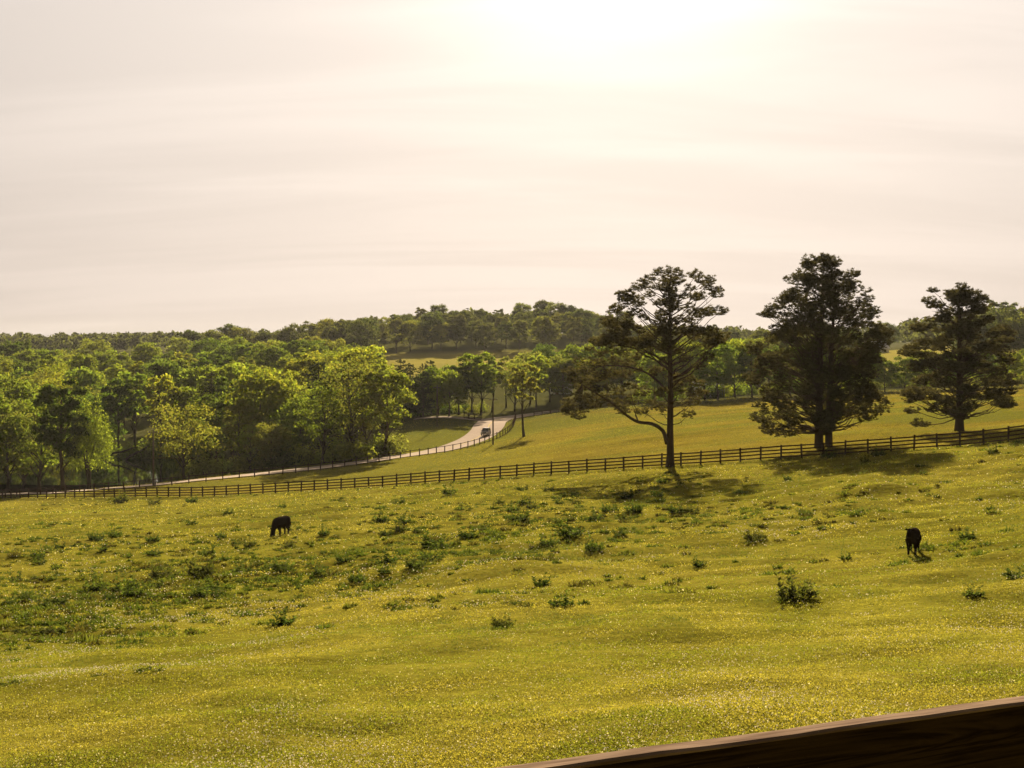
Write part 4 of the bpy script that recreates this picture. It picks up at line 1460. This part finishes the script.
# ------------------------------------------------------------------ the rail in front
def rail():
    m, nt, out = new_mat('old_dark_plank')
    b = nd(nt, 'ShaderNodeBsdfDiffuse', Roughness=0.0)
    tc = nd(nt, 'ShaderNodeTexCoord')
    mp = nd(nt, 'ShaderNodeMapping')
    mp.inputs['Scale'].default_value = (.4, 8, 8)
    nt.links.new(tc.outputs['Object'], mp.inputs[0])
    wv = nd(nt, 'ShaderNodeTexNoise', Scale=3.2, Detail=6.0, Distortion=2.2)
    nt.links.new(mp.outputs[0], wv.inputs['Vector'])
    wr = nd(nt, 'ShaderNodeMath', operation='MULTIPLY')
    wr.inputs[1].default_value = 9
    nt.links.new(wv.outputs[0], wr.inputs[0])
    fr = nd(nt, 'ShaderNodeMath', operation='PINGPONG')
    fr.inputs[1].default_value = 1
    nt.links.new(wr.outputs[0], fr.inputs[0])
    cr = nd(nt, 'ShaderNodeValToRGB')
    cr.color_ramp.elements[0].color = (.018, .011, .006, 1)
    cr.color_ramp.elements[1].color = (.055, .034, .016, 1)  # dark stain, with the shade on the near face put into its colour
    nt.links.new(fr.outputs[0], cr.inputs[0])
    # worn top face, with sunlight painted in as a paler tan
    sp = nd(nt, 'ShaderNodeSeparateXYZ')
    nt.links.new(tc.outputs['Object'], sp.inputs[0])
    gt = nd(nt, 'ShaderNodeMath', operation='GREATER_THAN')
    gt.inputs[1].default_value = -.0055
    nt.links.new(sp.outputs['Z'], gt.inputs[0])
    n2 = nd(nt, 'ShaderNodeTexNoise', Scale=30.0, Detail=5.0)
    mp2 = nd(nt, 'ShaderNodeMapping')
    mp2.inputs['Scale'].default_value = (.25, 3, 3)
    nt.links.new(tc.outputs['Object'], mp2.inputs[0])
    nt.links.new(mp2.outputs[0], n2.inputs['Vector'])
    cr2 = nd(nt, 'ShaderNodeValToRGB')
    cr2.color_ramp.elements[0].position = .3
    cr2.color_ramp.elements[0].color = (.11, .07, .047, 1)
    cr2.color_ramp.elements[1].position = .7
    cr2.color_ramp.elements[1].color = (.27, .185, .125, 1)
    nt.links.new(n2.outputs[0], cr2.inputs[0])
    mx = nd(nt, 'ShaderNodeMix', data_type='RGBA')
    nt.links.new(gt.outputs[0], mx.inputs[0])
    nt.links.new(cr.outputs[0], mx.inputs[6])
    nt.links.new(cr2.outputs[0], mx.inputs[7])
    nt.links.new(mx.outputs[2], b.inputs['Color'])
    bp = nd(nt, 'ShaderNodeBump', Strength=.3, Distance=.004)
    nt.links.new(n2.outputs[0], bp.inputs['Height'])
    nt.links.new(bp.outputs[0], b.inputs['Normal'])
    nt.links.new(b.outputs[0], out.inputs[0])
    A, B = Vector(at(492, 768, 1.655)), Vector(at(1024, 694.5, 2.0))
    d = (B - A).normalized()
    c = (A + B) / 2
    e = bpy.data.objects.new('wooden_railing', None)
    COL.objects.link(e)
    e.location = c
    e.rotation_euler = (0, 0, math.atan2(d.y, d.x))
    tag(e, 'dark wooden railing board with worn sunlit top edge close to the viewer', 'railing')
    # local: x along, y away; far top edge on the axis
    n = 60
    mb = MB()
    L0, L1 = -1.5, 2.6
    rr = random.Random(5)
    prof = [(-.03, -.2), (.0, -.2), (.0, -.003), (-.003, 0), (-.027, 0), (-.03, -.003)]
    vs, fs = [], []
    for i in range(n + 1):
        x = L0 + (L1 - L0) * i / n
        j1, j2 = rr.uniform(-.0012, .0012), rr.uniform(-.0012, .0012)
        for k, (y, z) in enumerate(prof):
            vs.append((x, y + (j1 if k in (2, 3) else j2 if k in (4, 5) else 0), z + (j2 * .8 if k > 1 else 0)))
    for i in range(n):
        for k in range(6):
            fs.append((i * 6 + k, (i + 1) * 6 + k, (i + 1) * 6 + (k + 1) % 6, i * 6 + (k + 1) % 6))
    fs += [tuple(range(6)), tuple(range(n * 6 + 5, n * 6 - 1, -1))]
    mb.add(vs, fs)
    me = mb.mesh('rail')
    bm = bmesh.new()
    bm.from_mesh(me)
    bmesh.ops.recalc_face_normals(bm, faces=bm.faces[:])
    bm.to_mesh(me)
    bm.free()
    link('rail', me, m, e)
    dm = plain('dark_post', (.03, .02, .013), .8, .4, 4)
    for x in (-1.35, 2.45):
        w = e.matrix_basis @ Vector((x, .055, 0)) if False else None
        q = c + d * x
        g = gz1(q.x, q.y) - c.z
        link('post', MB().box((x, .05, g / 2 - .25), (.1, .1, abs(g) - .3 + .2)).mesh('post'), dm, e)


rail()

# ------------------------------------------------------------------ air
bm_ = MB().box((0, 1300, -1.0), (5000, 2900, 62))
hz = link('haze', bm_.mesh('haze'))
m, nt, out = new_mat('warm_haze')
pvn = nd(nt, 'ShaderNodeVolumePrincipled')
pvn.inputs['Color'].default_value = (.95, .9, .82, 1)
pvn.inputs['Density'].default_value = .00004
pvn.inputs['Anisotropy'].default_value = .12
nt.links.new(pvn.outputs[0], out.inputs['Volume'])
hz.data.materials.append(m)
m.cycles.homogeneous_volume = True
tag(hz, kind='stuff')

# ------------------------------------------------------------------ sun, sky
SUN_EL, SUN_AZ = R(20.5), math.atan(111 / F)
S = Vector((math.sin(SUN_AZ) * math.cos(SUN_EL), math.cos(SUN_AZ) * math.cos(SUN_EL), math.sin(SUN_EL)))
ld = bpy.data.lights.new('sun', 'SUN')
ld.energy = 5.0
ld.angle = R(.6)
ld.color = (1, .87, .66)
lo = bpy.data.objects.new('sun', ld)
COL.objects.link(lo)
lo.rotation_euler = S.to_track_quat('Z', 'Y').to_euler()

w = bpy.data.worlds.new('World')
scene.world = w
w.use_nodes = True
nt = w.node_tree
nt.nodes.clear()
out = nt.nodes.new('ShaderNodeOutputWorld')
bg = nd(nt, 'ShaderNodeBackground', Strength=.1)
sky = nd(nt, 'ShaderNodeTexSky', sky_type='NISHITA')
sky.sun_disc = False
sky.sun_elevation = SUN_EL
sky.sun_rotation = SUN_AZ
sky.dust_density = 3
tc = nd(nt, 'ShaderNodeTexCoord')
nrm = nd(nt, 'ShaderNodeVectorMath', operation='NORMALIZE')
nt.links.new(tc.outputs['Generated'], nrm.inputs[0])
dt = nd(nt, 'ShaderNodeVectorMath', operation='DOT_PRODUCT')
dt.inputs[1].default_value = S
nt.links.new(nrm.outputs[0], dt.inputs[0])


def mth(op, a, b=None, clamp=False):
    n = nd(nt, 'ShaderNodeMath', operation=op)
    n.use_clamp = clamp
    for i, q in enumerate((a, b)):
        if q is None:
            continue
        if hasattr(q, 'default_value') or hasattr(q, 'is_linked'):
            nt.links.new(q, n.inputs[i])
        else:
            n.inputs[i].default_value = q
    return n.outputs[0]


d0 = mth('MAXIMUM', dt.outputs['Value'], 0.0)
veil = mth('ADD', mth('MULTIPLY', mth('POWER', d0, 2.0), 2.24), mth('ADD', mth('MULTIPLY', mth('POWER', d0, 26.0), .3), mth('MULTIPLY', mth('POWER', d0, 200.0), 4.5)))
veil = mth('ADD', veil, .24)
# thin cirrus bands: a flat cloud sheet seen at the slant
sep = nd(nt, 'ShaderNodeSeparateXYZ')
nt.links.new(nrm.outputs[0], sep.inputs[0])
zz = mth('ADD', mth('MAXIMUM', sep.outputs['Z'], 0.0), .22)
cmb = nd(nt, 'ShaderNodeCombineXYZ')
nt.links.new(mth('DIVIDE', sep.outputs['X'], zz), cmb.inputs[0])
nt.links.new(mth('DIVIDE', sep.outputs['Y'], zz), cmb.inputs[1])
mp = nd(nt, 'ShaderNodeMapping')
mp.inputs['Rotation'].default_value = (0, 0, R(-16))
mp.inputs['Scale'].default_value = (.35, 1.7, 1)
nt.links.new(cmb.outputs[0], mp.inputs[0])
n1 = nd(nt, 'ShaderNodeTexNoise', Scale=2.0, Detail=6.0, Roughness=.55, Distortion=.6)
nt.links.new(mp.outputs[0], n1.inputs['Vector'])
rg = nd(nt, 'ShaderNodeMapRange', interpolation_type='SMOOTHSTEP')
rg.inputs[1].default_value = .35
rg.inputs[2].default_value = .65
rg.inputs[3].default_value = 1.0
rg.inputs[4].default_value = 1.1
nt.links.new(n1.outputs[0], rg.inputs[0])
veil = mth('MULTIPLY', veil, rg.outputs[0])
# veil colour: peach low down, paler above
cr = nd(nt, 'ShaderNodeValToRGB')
cr.color_ramp.elements[0].position = 0
cr.color_ramp.elements[0].color = (1.0, .86, .755, 1)
cr.color_ramp.elements[1].position = .3
cr.color_ramp.elements[1].color = (1.0, .9, .815, 1)
nt.links.new(sep.outputs['Z'], cr.inputs[0])
vc = nd(nt, 'ShaderNodeVectorMath', operation='SCALE')
nt.links.new(cr.outputs[0], vc.inputs[0])
nt.links.new(veil, vc.inputs['Scale'])
mx = nd(nt, 'ShaderNodeMix', data_type='RGBA')
mx.inputs[0].default_value = .994
nt.links.new(sky.outputs[0], mx.inputs[6])
nt.links.new(vc.outputs[0], mx.inputs[7])
nt.links.new(mx.outputs[2], bg.inputs[0])
nt.links.new(bg.outputs[0], out.inputs[0])

# ------------------------------------------------------------------ camera, render
cd = bpy.data.cameras.new('camera')
cd.sensor_width = 36
cd.lens = F / 1024 * 36
cd.clip_start = .05
cd.clip_end = 8000
co = bpy.data.objects.new('camera', cd)
COL.objects.link(co)
co.rotation_euler = (R(90) - PITCH, 0, 0)
scene.camera = co
vs = scene.view_settings
vs.view_transform = 'Standard'
vs.look = 'None'
vs.exposure = 1.84
vs.gamma = 1
cy = scene.cycles
cy.max_bounces = 8
cy.diffuse_bounces = 3
cy.transmission_bounces = 4
cy.volume_bounces = 0
cy.use_denoising = True
cy.denoiser = 'OPENIMAGEDENOISE'
cy.volume_step_rate = 5
cy.sample_clamp_indirect = 6
